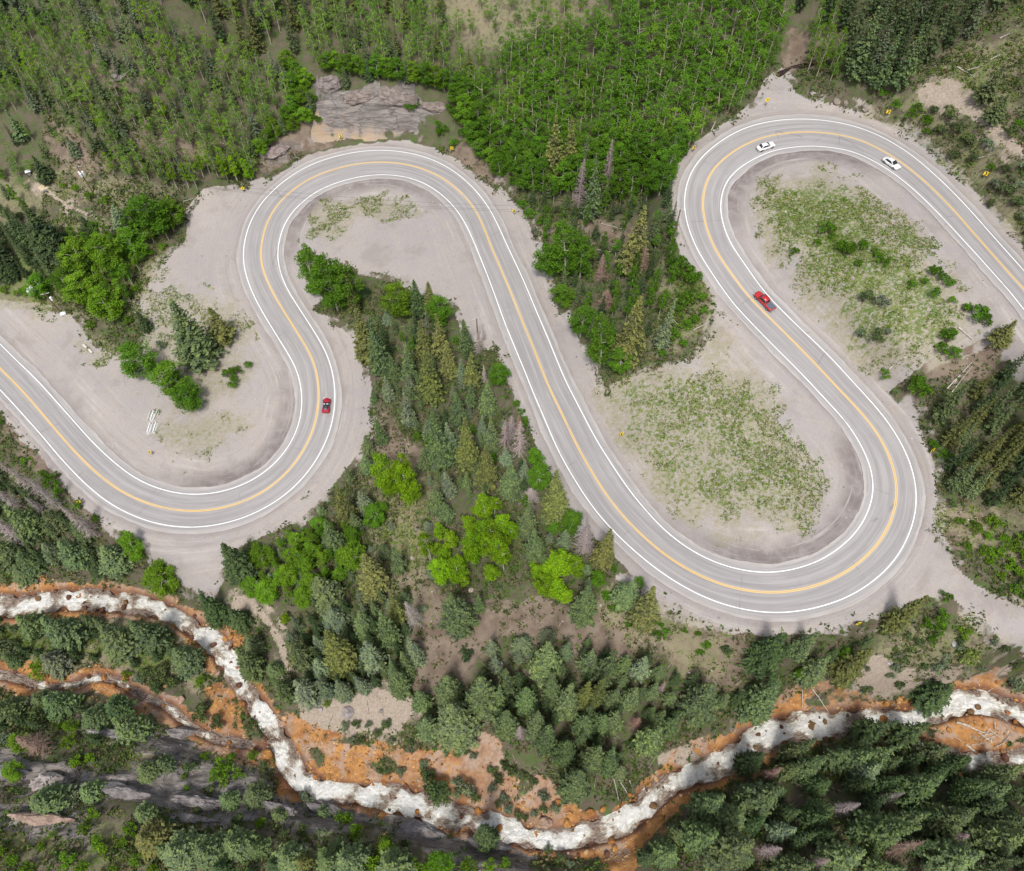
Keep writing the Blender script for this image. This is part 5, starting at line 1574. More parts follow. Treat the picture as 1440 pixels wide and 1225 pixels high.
def build_mass(kind, name, label, cat):
    items = MASS[kind]
    if not items: return
    if kind == 'aspen_tree':
        src = [(aspen_parts(s, 22, cb, 1150, 1.1), 10.0, 1.9) for s, cb in ((61, .25), (62, .34), (63, .3))]
    else:
        src = [((spruce_mesh(s, .62, .8, .1, .05)[::1], spruce_trunk()), 12.0, 2.0) for s in (71, 72, 73)]
    Q, T = [], []
    for k, (x, y, z, H, R, tint) in enumerate(items):
        (cq, tq), H0, R0 = src[k % len(src)]
        ang = RNG.uniform(0, 6.28); j = np.array(tint) * RNG.uniform(.85, 1.15)
        a = place_quads(cq, x, y, z, R / R0, H / H0, ang); b = place_quads(tq, x, y, z, R / R0, H / H0, ang)
        Q += [a, b]; T += [np.tile(j, (len(a), 1)), np.tile((.5, .47, .4) if kind == 'aspen_tree' else (.13, .1, .08), (len(b), 1))]
    lo = (aspen_parts(81, 12, .28, 320, 1.1, .34) if kind == 'aspen_tree' else (spruce_mesh(82, .34, .8, .1, .05), spruce_trunk()))
    lo = (lo[0], lo[1][:12])
    H0, R0 = (10.0, 1.9) if kind == 'aspen_tree' else (12.0, 2.0)
    for x, y, z, H, R, tint in FAR[kind]:
        a = place_quads(np.concatenate(lo), x, y, z, R / R0, H / H0, RNG.uniform(0, 6.28)); Q.append(a); T.append(np.tile(np.array(tint) * RNG.uniform(.8, 1.1), (len(a), 1)))
    stuff_from_quads(name, np.concatenate(Q), np.concatenate(T), label, cat)
build_mass('aspen_tree', 'aspen_woods', 'far aspen woods covering the upper hillside in one green mass', 'woods')
build_mass('spruce_tree', 'spruce_woods', 'far dark spruce woods massed at the upper edge of the hillside', 'woods')

# ---------------------------------------------------------------- herbs, undergrowth, sticks and stones (uncountable)
def scatter(n, seed, x0=-135, x1=122, y0=0, y1=200):
    r = np.random.default_rng(seed)
    x = r.uniform(x0, x1, n); y = r.uniform(y0, y1, n)
    z = ground_z(x, y); uv = world_to_px(np.stack([x, y, z], -1))
    k = (uv[:, 0] > -60) & (uv[:, 0] < PW + 60) & (uv[:, 1] > -60) & (uv[:, 1] < PH + 60)
    return r, x[k], y[k], z[k]
def tufts(name, n, seed, dens, palette, size, quads, label, cat, up=.1):
    r, x, y, z = scatter(n, seed)
    cv, e = covers(x, y)
    k = r.random(len(x)) < dens(x, y, cv, e); x, y, z = x[k], y[k], z[k]
    m = len(x); s = r.uniform(*size, m)
    P = np.repeat(np.stack([x, y, z + up * s], -1), quads, axis=0) + r.normal(0, .45, (m * quads, 3)) * np.repeat(s, quads)[:, None] * [1, 1, .45]
    Nn = np.tile([0, 0, 1.0], (len(P), 1))
    Q = leaf_quads(r, P, np.repeat(s, quads) * .62, Nn, .25, 1.3)
    pal = np.array(palette)[r.integers(0, len(palette), m)] * r.uniform(.75, 1.2, (m, 1))
    return stuff_from_quads(name, Q, np.repeat(pal, quads, axis=0), label, cat)
def d_grass(x, y, cv, e):
    n = fbm(x, y, 2.6, 4, 201) + .9 * fbm(x, y, 14, 3, 222)
    open_ = 1 - np.maximum.reduce([cv['orange'], cv['rock'] * .7])
    return np.clip(cv['green'] * 1.6 - .42 + n * 2.4, 0, 1) * (cv['green'] > .15) * open_ * sstep(1.0, 3.5, e) * .95
def d_under(x, y, cv, e):
    n = fbm(x, y, 4.5, 4, 211)
    bare = np.maximum.reduce([cv['gravel'], cv['orange'], cv['sand'], cv['dirt'] * .82, cv['rock'] * .85])
    return np.clip((1 - bare) * (.56 + n * 1.6), 0, 1) * (e > 2.5)
tufts('grass', 480000, 301, d_grass, [(.12, .22, .025), (.09, .19, .015), (.16, .21, .04), (.19, .19, .07)], (.14, .5), 5,
      'patchy green grass and herbs on the pale dry soil', 'grass')
tufts('undergrowth', 240000, 302, d_under, [(.06, .11, .025), (.085, .15, .025), (.10, .12, .045), (.055, .085, .035), (.16, .14, .08)], (.28, .85), 7,
      'low mixed undergrowth on the forest floor between the trees', 'undergrowth')

def stones(name, n, seed, dens, size, palette, label):
    r, x, y, z = scatter(n, seed)
    cv, e = covers(x, y)
    k = r.random(len(x)) < dens(x, y, cv, e); x, y, z = x[k], y[k], z[k]; m = len(x)
    oc = np.array([[1, 0, 0], [0, 1, 0], [-1, 0, 0], [0, -1, 0], [0, 0, 1], [0, 0, -1]], float)
    mid = [(0, 1), (1, 2), (2, 3), (3, 0)]
    F = [(a, b, 4) for a, b in mid] + [(b, a, 5) for a, b in mid]
    s = (r.uniform(0, 1, m) ** 3 * (size[1] - size[0]) + size[0])
    V = oc[None] * r.uniform(.6, 1.25, (m, 6, 1)) + r.normal(0, .16, (m, 6, 3))
    V = V * s[:, None, None] * [1, 1, .62]
    a = r.uniform(0, 6.28, m); c, sn = np.cos(a)[:, None], np.sin(a)[:, None]
    V = np.stack([V[..., 0] * c - V[..., 1] * sn + x[:, None], V[..., 0] * sn + V[..., 1] * c + y[:, None], V[..., 2] + z[:, None]], -1)
    T = V[:, np.array(F)].reshape(-1, 3, 3)
    me = quad_mesh(name, T, MAT_STONE, 3)
    at = me.color_attributes.new('tint', 'FLOAT_COLOR', 'POINT')
    pal = np.array(palette)[r.integers(0, len(palette), m)] * r.uniform(.7, 1.2, (m, 1))
    col = np.ones((len(T) * 3, 4), 'f'); col[:, :3] = np.repeat(pal, 24, axis=0); at.data.foreach_set('color', col.ravel())
    o = bpy.data.objects.new(name, me); COL.objects.link(o); tag(o, label, 'stones', kind='stuff')
def stone_material():
    m = NT('loose_stone'); a = m.attr('tint').outputs['Color']
    m.color(m.mix(m.ramp(m.noise(3, 4, .6, m.pos()), .3, .7), m.mix(1.0, a, (.75, .75, .75), 'MULTIPLY'), a)); return m.m
MAT_STONE = stone_material()
stones('bank_stones', 230000, 303, lambda x, y, cv, e: cv['orange'] * np.clip(.5 + fbm(x, y, 3, 3, 77) * 1.6, 0, 1), (.07, .42),
       [(.46, .24, .07), (.4, .18, .05), (.5, .33, .16), (.22, .11, .055), (.40, .31, .24), (.48, .27, .1)], 'rust-orange stones strewn along the river banks')
stones('ground_stones', 60000, 304, lambda x, y, cv, e: (np.clip(cv['gravel'] * .06 + cv['dirt'] * .22 + cv['sand'] * .3 + cv['rock'] * .1, 0, 1)) * (e > 2.2), (.05, .26),
       [(.45, .42, .39), (.3, .27, .25), (.5, .47, .43), (.2, .17, .15)], 'small pale stones lying on the dirt and gravel')

def sticks():
    r, x, y, z = scatter(9000, 305); cv, e = covers(x, y)
    k = (np.maximum(cv['gravel'], cv['orange']) < .3) & (e > 3) & (r.random(len(x)) < .33)
    Q, T = [], []
    for a, b, c in zip(x[k], y[k], z[k]):
        an = r.uniform(0, 6.28); L = r.uniform(.8, 3.2); d = np.array([math.cos(an), math.sin(an), 0]) * L / 2
        p0 = np.array([a, b, 0]) - d; p1 = np.array([a, b, 0]) + d
        zz = ground_z([p0[0], p1[0]], [p0[1], p1[1]]); p0[2] = zz[0] + .12; p1[2] = zz[1] + .12
        q = tube_quads(p0, p1, .06, .03, 3); Q.append(q); T.append(np.tile(np.array((.34, .29, .27)) * r.uniform(.6, 1.25), (len(q), 1)))
    stuff_from_quads('deadfall_twigs', np.concatenate(Q), np.concatenate(T), 'grey fallen sticks littered over the forest floor', 'twigs')
sticks()

# ---------------------------------------------------------------- boulders and rock outcrops
def rock_mesh(seed, sub=3, facets=9, rough=.12, name='boulder', strata=0):
    r = np.random.default_rng(seed)
    bm = bmesh.new(); bmesh.ops.create_icosphere(bm, subdivisions=sub, radius=1)
    V = np.array([v.co for v in bm.verts])
    for _ in range(facets):
        d = rand_dirs(r, 1)[0]; h = r.uniform(.55, .85); s = V @ d; V = V - np.maximum(s - h, 0)[:, None] * d
    nz = np.array([mnoise.fractal(Vector(p * 1.7 + seed), .8, 2.0, 4) for p in V]); V = V * (1 + nz[:, None] * rough)
    if strata:
        V = V + np.sin(V[:, 2:3] * 9 + V[:, :1] * 1.5 + nz[:, None] * 4) * .05 * strata * np.sign(V) * [1, 1, 0]
    for v, p in zip(bm.verts, V): v.co = p
    me = bpy.data.meshes.new(name); bm.to_mesh(me); bm.free(); return me
def rock_material(name, grey):
    m = NT(name); oi = m.n.new('ShaderNodeObjectInfo').outputs['Color']; P = m.pos()
    n = m.noise(1.6 if not grey else .8, 7, .68, P, .4); n2 = m.noise(7, 3, .7, P)
    c = m.mix(m.ramp(n, .34, .66), m.mix(1.0, oi, (.5, .46, .44), 'MULTIPLY'), oi)
    c = m.mix(m.math('MULTIPLY', m.ramp(n2, .55, .75), .35), c, (.45, .42, .4) if grey else (.5, .36, .25))
    m.color(c); m.bump(m.math('ADD', n, m.math('MULTIPLY', n2, .3)), .7, .3); return m.m
MAT_ROCK_O, MAT_ROCK_G = rock_material('stained_rock', False), rock_material('grey_rock', True)
ROCKS = [rock_mesh(400 + k, 2 + (k % 2), 9, .1) for k in range(7)]
for me in ROCKS: me.materials.append(MAT_ROCK_O)
ROCKS_G = [rock_mesh(420 + k, 3, 8, .12) for k in range(4)]
for me in ROCKS_G: me.materials.append(MAT_ROCK_G)
OUT = [rock_mesh(440 + k, 5, 12, .2, 'rock_outcrop', 1) for k in range(4)]
for me in OUT: me.materials.append(MAT_ROCK_G)
def put_rock(lst, k, x, y, z, sx, sy, sz, col, name='boulder', rz=None):
    o = bpy.data.objects.new(name, lst[k % len(lst)]); COL.objects.link(o)
    o.location = (x, y, z); o.scale = (sx, sy, sz); o.rotation_euler = (RNG.uniform(-.25, .25), RNG.uniform(-.25, .25), RNG.uniform(0, 6.28) if rz is None else rz)
    o.color = (*col, 1); return o
def rock_at(u, v, w, look, lst, col, asp=1.0, hz=.7, name='boulder', rz=None, sink=.25, dz=0):
    p = hit([u], [v])[0]; s = w / 2 / px_scale(p)
    o = put_rock(lst, int(RNG.integers(0, 9)), p[0], p[1], p[2] + s * asp * hz * (1 - sink * 2) * .5 + dz, s, s * asp, s * hz * (asp ** .5), col, name, rz)
    THINGS.append([o, name, look, np.array([float(u), float(v)]), s * 2, 'R']); return o
O1, O2, O3, BR, PK, GY = (.46, .23, .07), (.36, .16, .05), (.5, .32, .17), (.15, .07, .045), (.38, .26, .2), (.27, .25, .245)
BOULDERS = [(377,1063,19,O1),(400,1010,10,O3),(445,1092,11,O2),(462,1093,10,O1),(437,1090,8,O3),(397,1017,12,PK),(392,1000,9,O1),(345,1036,10,O3),(303,943,12,O3),(306,948,9,PK),(317,898,10,O1),(325,895,12,O1),(333,892,9,O2),(540,1100,9,O2),(557,1122,11,BR),(567,1117,8,BR),(571,1106,9,BR),(580,1134,8,BR),(526,1104,10,O2),(517,1098,9,O1),(495,1128,8,O2),
 (673,1140,14,O2),(650,1165,10,O1),(655,1163,8,O2),(642,1161,8,O3),(737,1167,11,O2),(753,1172,15,O2),(767,1157,19,PK),(798,1159,14,O1),(785,1130,12,O2),(830,1143,13,O2),(848,1138,10,O1),(912,1103,11,O2),(909,1112,9,BR),(898,1146,10,O2),(895,1155,8,BR),(893,1135,9,BR),(885,1118,8,O2),(910,1128,8,O3),(930,1150,12,O1),(860,1183,13,O2),(865,1195,12,O1),(1142,1021,17,(.2,.12,.05)),(1065,1035,11,BR),(1078,1028,9,BR),(1060,1034,8,BR),(1170,1017,10,O2),(1160,1040,10,BR),(1245,990,13,O1),(1233,1000,10,O2),(1226,1003,9,O1),(1095,1062,10,O2),(1180,968,9,O2),(1350,1000,10,O2),(1385,995,10,O1),(113,838,12,O2),(120,850,8,BR),(100,843,7,BR),(293,885,9,BR),(275,905,9,O2),(280,900,8,O1),(326,932,9,BR),(318,942,8,BR),(330,925,7,BR),(390,1092,7,BR),(372,1000,8,O2),(415,1092,7,BR),(22,945,8,BR),(135,948,9,PK),(255,985,14,PK),(120,958,9,O2),(160,965,9,O2),(232,965,8,O3),(995,1092,9,BR),(1010,1075,8,BR),(985,1098,10,O2),(955,1083,8,BR),(940,1115,8,BR),(872,1150,8,BR),(800,1185,8,BR),(620,1130,8,BR),(605,1150,7,BR),(690,1168,8,BR),(1375,978,8,BR),(1400,985,9,BR),(1418,1003,8,O2),(1335,1000,8,BR),(720,1158,9,O2),(780,1172,8,BR),(1030,1082,9,O2),(1045,1065,8,BR),(1290,1002,8,O2),(1308,995,9,O1)]
for u, v, w, c in BOULDERS:
    look = {O1: 'orange', O2: 'rust-brown', O3: 'pale orange', BR: 'dark wet brown', PK: 'pinkish'}.get(c, 'brown')
    rock_at(u, v, w * 1.05, look, ROCKS, c, RNG.uniform(.65, .95), .8, dz=.25 if c == BR else 0)
# more bank boulders, scattered
_r, bx, by, bz = scatter(26000, 306)
cvb, eb = covers(bx, by); kk = np.nonzero(cvb['orange'] > .75)[0]; _r.shuffle(kk)
buv = world_to_px(np.stack([bx, by, bz], -1)); nb = 0; bacc = []
for i in kk:
    if nb >= 120: break
    if any((bx[i] - a) ** 2 + (by[i] - b) ** 2 < 1.0 for a, b in bacc) or not (5 < buv[i, 0] < PW - 5 and 5 < buv[i, 1] < PH - 5): continue
    bacc.append((bx[i], by[i])); s = _r.uniform(.28, .62) * (1.35 if _r.random() < .15 else 1)
    c, look = [(O1, 'orange'), (O2, 'rust-brown'), (O3, 'pale orange'), (O1, 'orange'), (PK, 'pinkish'), (BR, 'dark brown')][int(_r.integers(0, 6))]
    o = put_rock(ROCKS, int(_r.integers(0, 7)), bx[i], by[i], bz[i] + s * .15, s, s * _r.uniform(.7, 1), s * .7, tuple(np.array(c) * _r.uniform(.85, 1.15)))
    THINGS.append([o, 'boulder', look, buv[i], s * 2, 'R']); nb += 1
for qi, cnt in ((0, 62), (1, 16), (2, 12)):          # stones standing in the current
    Q, T, N = RIV[qi]; got = 0
    while got < cnt:
        i = int(RNG.integers(10, len(Q) - 10)); t = RNG.uniform(-.95, .95); x, y = Q[i, :2] + N[i] * t * Q[i, 3]
        u, v = world_to_px([x, y, Q[i, 2]])
        if not (8 < u < PW - 8 and 8 < v < PH - 8): continue
        s = .2 + .75 * RNG.random() ** 2.2
        c, look = [(BR, 'dark wet brown'), (BR, 'dark wet brown'), (O2, 'rust-brown'), ((.2, .12, .06), 'brown')][int(RNG.integers(0, 4))]
        o = put_rock(ROCKS, int(RNG.integers(0, 7)), x, y, Q[i, 2] + .05, s, s * RNG.uniform(.65, 1), s * .75, c)
        THINGS.append([o, 'boulder', look, np.array([u, v]), s * 2, 'R']); got += 1
rock_at(490, 1003, 19, 'large rounded grey', ROCKS_G, (.36, .33, .33), .95, .75)
for u, v, w, c in [(845,852,5,(.6,.58,.55)),(1342,907,11,(.36,.37,.38)),(1249,932,8,(.4,.4,.4)),(1303,960,12,(.3,.3,.31)),(585,745,6,GY),(592,760,5,GY),(580,785,7,(.42,.36,.33)),(574,812,7,(.4,.34,.3)),(662,830,11,(.42,.35,.31)),(1105,298,4,(.6,.6,.58)),(1177,143,13,(.33,.28,.25)),(1188,146,11,(.3,.26,.23)),(1215,155,10,(.33,.28,.25)),(451,998,9,(.4,.36,.34)),(536,1000,8,GY),(547,1012,6,GY),(1438,955,9,GY)]:
    rock_at(u, v, w, 'grey' if c[0] < .5 else 'white', ROCKS_G, c, .8, .8)
OUTCROPS = [(68,1103,58,.55,(.40,.36,.34),'pale jutting',-.15,1.0),(583,1168,88,.42,(.24,.225,.23),'broad flat grey',-.12,.7),(165,1112,96,.28,(.25,.235,.24),'long dark grey',-.1,.9),(275,1130,92,.28,(.27,.25,.25),'long cracked grey',-.1,.9),(165,1034,80,.22,(.26,.25,.26),'narrow grey',-.15,.8),(255,1032,60,.3,(.27,.25,.25),'short grey',-.1,.8),(10,1085,60,.4,(.24,.23,.24),'dark grey',0,.8),(385,1135,70,.3,(.23,.215,.22),'rough dark grey',-.2,.8),(470,1140,80,.24,(.22,.205,.21),'low dark grey',-.25,.7),(270,1152,80,.22,(.24,.22,.22),'thin grey',-.05,.8),(700,1190,90,.24,(.23,.215,.215),'low streaked grey',-.2,.7),(60,1150,90,.22,(.36,.27,.22),'tan',-.05,.8),
 (462,122,40,.6,(.25,.22,.21),'rounded grey',0,.9),(505,138,44,.35,(.26,.22,.2),'ribbed grey',.1,.8),(560,140,60,.35,(.25,.215,.2),'wide ribbed grey',-.1,.7),(612,150,46,.35,(.25,.21,.19),'sloping grey',-.2,.7),(168,108,26,.7,(.33,.3,.3),'small scree-covered grey',0,.5),(385,212,44,.5,(.3,.25,.24),'crumbling pinkish',.4,.5)]
for u, v, w, asp, c, look, rz, hz in OUTCROPS:
    rock_at(u, v, w, look, OUT, c, asp, hz, 'rock_outcrop', rz, .4)

# ---------------------------------------------------------------- logs and driftwood
def log_between(u0, v0, u1, v1, r, look, grp=None, seed=0, lift=.1):
    p = hit([u0, u1], [v0, v1]); p = p + [[0, 0, r + lift], [0, 0, r + lift]]
    n = 7; rr = np.random.default_rng(int(u0 * 7 + v0))
    c = p.mean(0)
    pts = [p[0] + (p[1] - p[0]) * t / n - c + rr.normal(0, r * .25, 3) for t in range(n + 1)]
    zz = ground_z(np.array([q[0] + c[0] for q in pts]), np.array([q[1] + c[1] for q in pts]))
    L = np.linalg.norm(p[1] - p[0])
    Q = [polyline_tube(pts, [r * (1 - .6 * t / n) for t in range(n + 1)], 7)]
    for k in range(int(L * .8)):
        t = rr.uniform(.25, .95); b = np.array(pts[0]) + (np.array(pts[-1]) - pts[0]) * t
        Q.append(tube_quads(b, b + rand_dirs(rr, 1)[0] * rr.uniform(.3, .9), r * .3, .015, 3))
    me = quad_mesh('fallen_log', np.concatenate(Q), MAT_SNAG); o = bpy.data.objects.new('fallen_log', me); COL.objects.link(o); o.location = c
    THINGS.append([o, 'fallen_log', look, world_to_px(c), L, 'L'])
LOGS = [(1250,520,1300,474,.17,'long bleached'),(1262,513,1299,480,.12,'thin bleached'),(1270,504,1297,497,.12,'short bleached'),(1347,462,1367,479,.2,'thick bleached'),(1330,549,1366,510,.15,'long pinkish grey'),(1338,552,1367,515,.1,'thin pinkish grey'),(1341,540,1362,514,.1,'slender grey'),(1139,965,1165,1002,.14,'long bleached'),(1128,970,1128,995,.12,'short grey'),(870,1096,884,1120,.12,'thin pale'),(885,1098,894,1121,.12,'pale'),(862,1090,870,1126,.09,'long slender'),(1120,1102,1163,1131,.14,'long pale'),(255,529,269,509,.12,'slanting white'),(278,282,313,263,.12,'pale'),(258,284,274,279,.1,'short pale'),(190,994,208,983,.1,'thin grey'),(845,315,880,324,.1,'thin pale'),(858,345,892,366,.1,'grey'),(840,352,885,358,.09,'slender pale'),(316,530,332,512,.12,'white'),(1000,185,1006,172,.16,'short pale'),(1345,95,1370,110,.15,'grey'),(1360,100,1382,94,.13,'forked grey'),(1392,85,1412,75,.12,'pale'),(1405,55,1420,48,.14,'grey'),(1370,225,1395,218,.12,'pale'),(975,465,1000,452,.1,'white'),(940,452,975,470,.1,'white'),(943,447,958,462,.1,'short white'),(228,1192,245,1210,.09,'white'),(160,1205,175,1196,.1,'pale'),(318,1145,328,1133,.1,'grey'),
 (1345,1016,1384,1031,.24,'thick brown'),(1378,989,1401,1003,.24,'thick brown'),(1357,1048,1393,1074,.18,'dark'),(1393,1040,1394,1068,.12,'pale'),(1400,1000,1420,1020,.1,'grey'),(1405,1002,1424,1035,.1,'grey'),(1380,1035,1405,1028,.13,'grey'),(1385,1040,1402,1034,.12,'pale'),(1398,1015,1399,1028,.12,'pale'),(1408,1048,1422,1030,.08,'grey'),(1400,1050,1420,1040,.08,'grey'),(1375,1030,1395,1045,.12,'grey'),(1365,1048,1380,1046,.12,'pale'),(1385,1022,1410,1040,.09,'grey'),(1390,1028,1378,1040,.1,'silvery'),(1412,1010,1425,1025,.07,'silvery'),(1386,975,1396,968,.1,'brown'),(1340,1035,1355,1045,.08,'grey'),(1100,122,1120,150,.1,'brown')]
for a in LOGS[:-1]: log_between(*a)

# ---------------------------------------------------------------- generic box builder for made things
def box_bm(bm, c, s, rot=None, bev=0.0, taper=1.0):
    m = Matrix.Translation(c) @ (rot.to_4x4() if rot is not None else Matrix.Identity(4)) @ Matrix.Diagonal((*s, 1))
    r = bmesh.ops.create_cube(bm, size=1, matrix=m)
    if taper != 1.0:
        for v in r['verts']:
            if v.co.z > c[2]: v.co.x = c[0] + (v.co.x - c[0]) * taper; v.co.y = c[1] + (v.co.y - c[1]) * taper
    if bev: bmesh.ops.bevel(bm, geom=list({e for v in r['verts'] for e in v.link_edges}), offset=bev, segments=2, affect='EDGES', clamp_overlap=True)
def cyl_bm(bm, c, r, h, rot=None, seg=14, r2=None):
    m = Matrix.Translation(c) @ (rot.to_4x4() if rot is not None else Matrix.Identity(4))
    bmesh.ops.create_cone(bm, cap_ends=True, segments=seg, radius1=r, radius2=r if r2 is None else r2, depth=h, matrix=m)
def bm_obj(name, bm, mat, parent=None, smooth=False):
    me = bpy.data.meshes.new(name); bm.to_mesh(me); bm.free(); me.materials.append(mat)
    if smooth: me.polygons.foreach_set('use_smooth', np.ones(len(me.polygons), bool))
    o = bpy.data.objects.new(name, me); COL.objects.link(o)
    if parent: o.parent = parent
    return o
def boxes(name, mat, parent, *items, bev=0.0):
    bm = bmesh.new()
    for it in items: box_bm(bm, it[0], it[1], it[2] if len(it) > 2 else None, bev)
    return bm_obj(name, bm, mat, parent)

# ---------------------------------------------------------------- vehicles
def paint(name, col, rough=.28):
    m = NT(name); n = m.noise(2.5, 3, .6, m.obj())
    m.color(m.mix(m.ramp(n, .4, .7), col, tuple(c * .88 for c in col))); m.set(Roughness=rough)
    m.b.inputs['Coat Weight'].default_value = .5; m.b.inputs['Specular IOR Level'].default_value = .5; return m.m
MAT_CARWHITE = paint('white_car_paint', (.78, .78, .78)); MAT_RED = paint('red_car_paint', (.42, .018, .02)); MAT_DRED = paint('dark_red_car_paint', (.33, .008, .025))
MAT_GLASS = simple_mat('tinted_glass', (.018, .022, .028), .08, var=.1, spec=.7)
MAT_TYRE = simple_mat('tyre_rubber', (.02, .02, .02), .85); MAT_RIM = simple_mat('alloy_rim', (.35, .35, .36), .35, .8)
MAT_LAMP = simple_mat('headlight_lens', (.7, .7, .68), .15, spec=.7); MAT_TAIL = simple_mat('tail_lens', (.3, .01, .01), .25)
MAT_BLACK = simple_mat('black_trim', (.025, .025, .028), .5); MAT_BED = simple_mat('bed_cover_vinyl', (.09, .11, .14), .6)
MAT_SEAT = simple_mat('pale_seat_leather', (.45, .52, .52), .6); MAT_CHROME = simple_mat('chrome_bumper', (.5, .48, .46), .3, .7)

def loft(name, st, mat, parent, smooth=True):
    """st: (x, half width, z low, z top, crown) stations from tail to nose."""
    V, F = [], []
    prof = [(.80, 0.0), (.97, .14), (1.0, .45), (.985, .72), (.90, .93), (.62, 1.0), (.0, 1.0)]
    ring = len(prof) * 2 - 1
    for x, w, z0, z1, cr in st:
        half = [(w * a, z0 + (z1 - z0) * b + (cr * (1 - a * a) if b > .9 else 0)) for a, b in prof]
        pts = half + [(-y, z) for y, z in half[-2::-1]]
        V += [(x, y, z) for y, z in pts]
    n = len(st)
    for i in range(n - 1):
        for k in range(ring - 1): F.append((i * ring + k, i * ring + k + 1, (i + 1) * ring + k + 1, (i + 1) * ring + k))
        F.append((i * ring + ring - 1, i * ring, (i + 1) * ring, (i + 1) * ring + ring - 1))
    F.append(tuple(range(ring - 1, -1, -1))); F.append(tuple((n - 1) * ring + k for k in range(ring)))
    return mesh_obj(name, V, F, mat, parent, smooth=smooth)
def frustum(name, xb, wb, zb, xr, wr, zr, mat, parent):
    """Cabin: belt rectangle xb=(rear, front) up to the roof rectangle."""
    V = [(xb[0], -wb, zb), (xb[1], -wb, zb), (xb[1], wb, zb), (xb[0], wb, zb), (xr[0], -wr, zr), (xr[1], -wr, zr), (xr[1], wr, zr), (xr[0], wr, zr)]
    F = [(0, 1, 5, 4), (1, 2, 6, 5), (2, 3, 7, 6), (3, 0, 4, 7), (4, 5, 6, 7), (3, 2, 1, 0)]
    bm = bmesh.new(); vs = [bm.verts.new(v) for v in V]
    for f in F: bm.faces.new([vs[k] for k in f])
    bmesh.ops.bevel(bm, geom=list(bm.edges), offset=.07, segments=3, affect='EDGES')
    return bm_obj(name, bm, mat, parent, True), np.array(V)
def pane(name, q, mat, parent, shrink=.86, out=.015, thick=.02):
    """Thin glass slab lying just proud of the quad q."""
    q = np.array(q, float); c = q.mean(0); n = np.cross(q[1] - q[0], q[3] - q[0]); n /= np.linalg.norm(n)
    a = c + (q - c) * shrink
    V = list(a + n * out) + list(a - n * thick)
    F = [(0, 1, 2, 3), (7, 6, 5, 4)] + [(i, i + 4, (i + 1) % 4 + 4, (i + 1) % 4) for i in range(4)]
    return mesh_obj(name, V, F, mat, parent)
def wheels(parent, xs, w, r, wd=.24):
    for x in xs:
        for s in (-1, 1):
            bm = bmesh.new(); rot = Matrix.Rotation(math.pi / 2, 3, 'X'); cyl_bm(bm, (0, 0, 0), r, wd, rot, 20)
            wh = bm_obj('wheel', bm, MAT_TYRE, parent, False); wh.location = (x, s * (w - wd * .38), r)
            bm = bmesh.new(); cyl_bm(bm, (0, s * (wd / 2 + .005), 0), r * .62, .03, rot, 14); bm_obj('rim', bm, MAT_RIM, wh)
def car_common(root, L, W, zl, ztail=.85):
    for s in (-1, 1):
        boxes('headlight', MAT_LAMP, root, ((L / 2 - .12, s * (W / 2 - .27), zl), (.16, .36, .13)), bev=.03)
        boxes('tail_light', MAT_TAIL, root, ((-L / 2 + .07, s * (W / 2 - .22), ztail), (.1, .32, .14)), bev=.02)
def make_sedan(L=4.75, W=1.86, H=1.46, paintm=None):
    root = bpy.data.objects.new('car', None); COL.objects.link(root); h = L / 2; w = W / 2
    loft('body', [(-h, w * .72, .38, .82, .02), (-h + .12, w * .9, .26, .93, .03), (-h + .7, w * .98, .2, .98, .04), (-.9, w, .18, .95, .03), (.6, w, .18, .93, .03), (h - 1.0, w * .98, .2, .86, .05), (h - .35, w * .92, .22, .76, .05), (h - .06, w * .76, .28, .62, .04), (h, w * .6, .36, .55, .02)], paintm, root)
    _, V = frustum('roof', (-h + .55, h - 1.25), w * .86, .88, (-h + 1.25, h - 2.15), w * .68, H, paintm, root)
    pane('windshield', [V[1], V[2], V[6], V[5]], MAT_GLASS, root, .9); pane('rear_window', [V[3], V[0], V[4], V[7]], MAT_GLASS, root, .88)
    pane('side_window', [V[0], V[1], V[5], V[4]], MAT_GLASS, root, .84); pane('side_window', [V[2], V[3], V[7], V[6]], MAT_GLASS, root, .84)
    wheels(root, (-h + .95, h - .92), w, .34); car_common(root, L, W, .66)
    for s in (-1, 1): boxes('mirror', paintm, root, ((h - 1.65, s * (w + .08), 1.0), (.14, .2, .13)), bev=.03)
    boxes('door_handle', MAT_CHROME, root, ((0, w * .995, .78), (.18, .03, .04)), ((0, -w * .995, .78), (.18, .03, .04)))
    boxes('grille', MAT_BLACK, root, ((h - .03, 0, .5), (.06, .9, .14)))
    return root
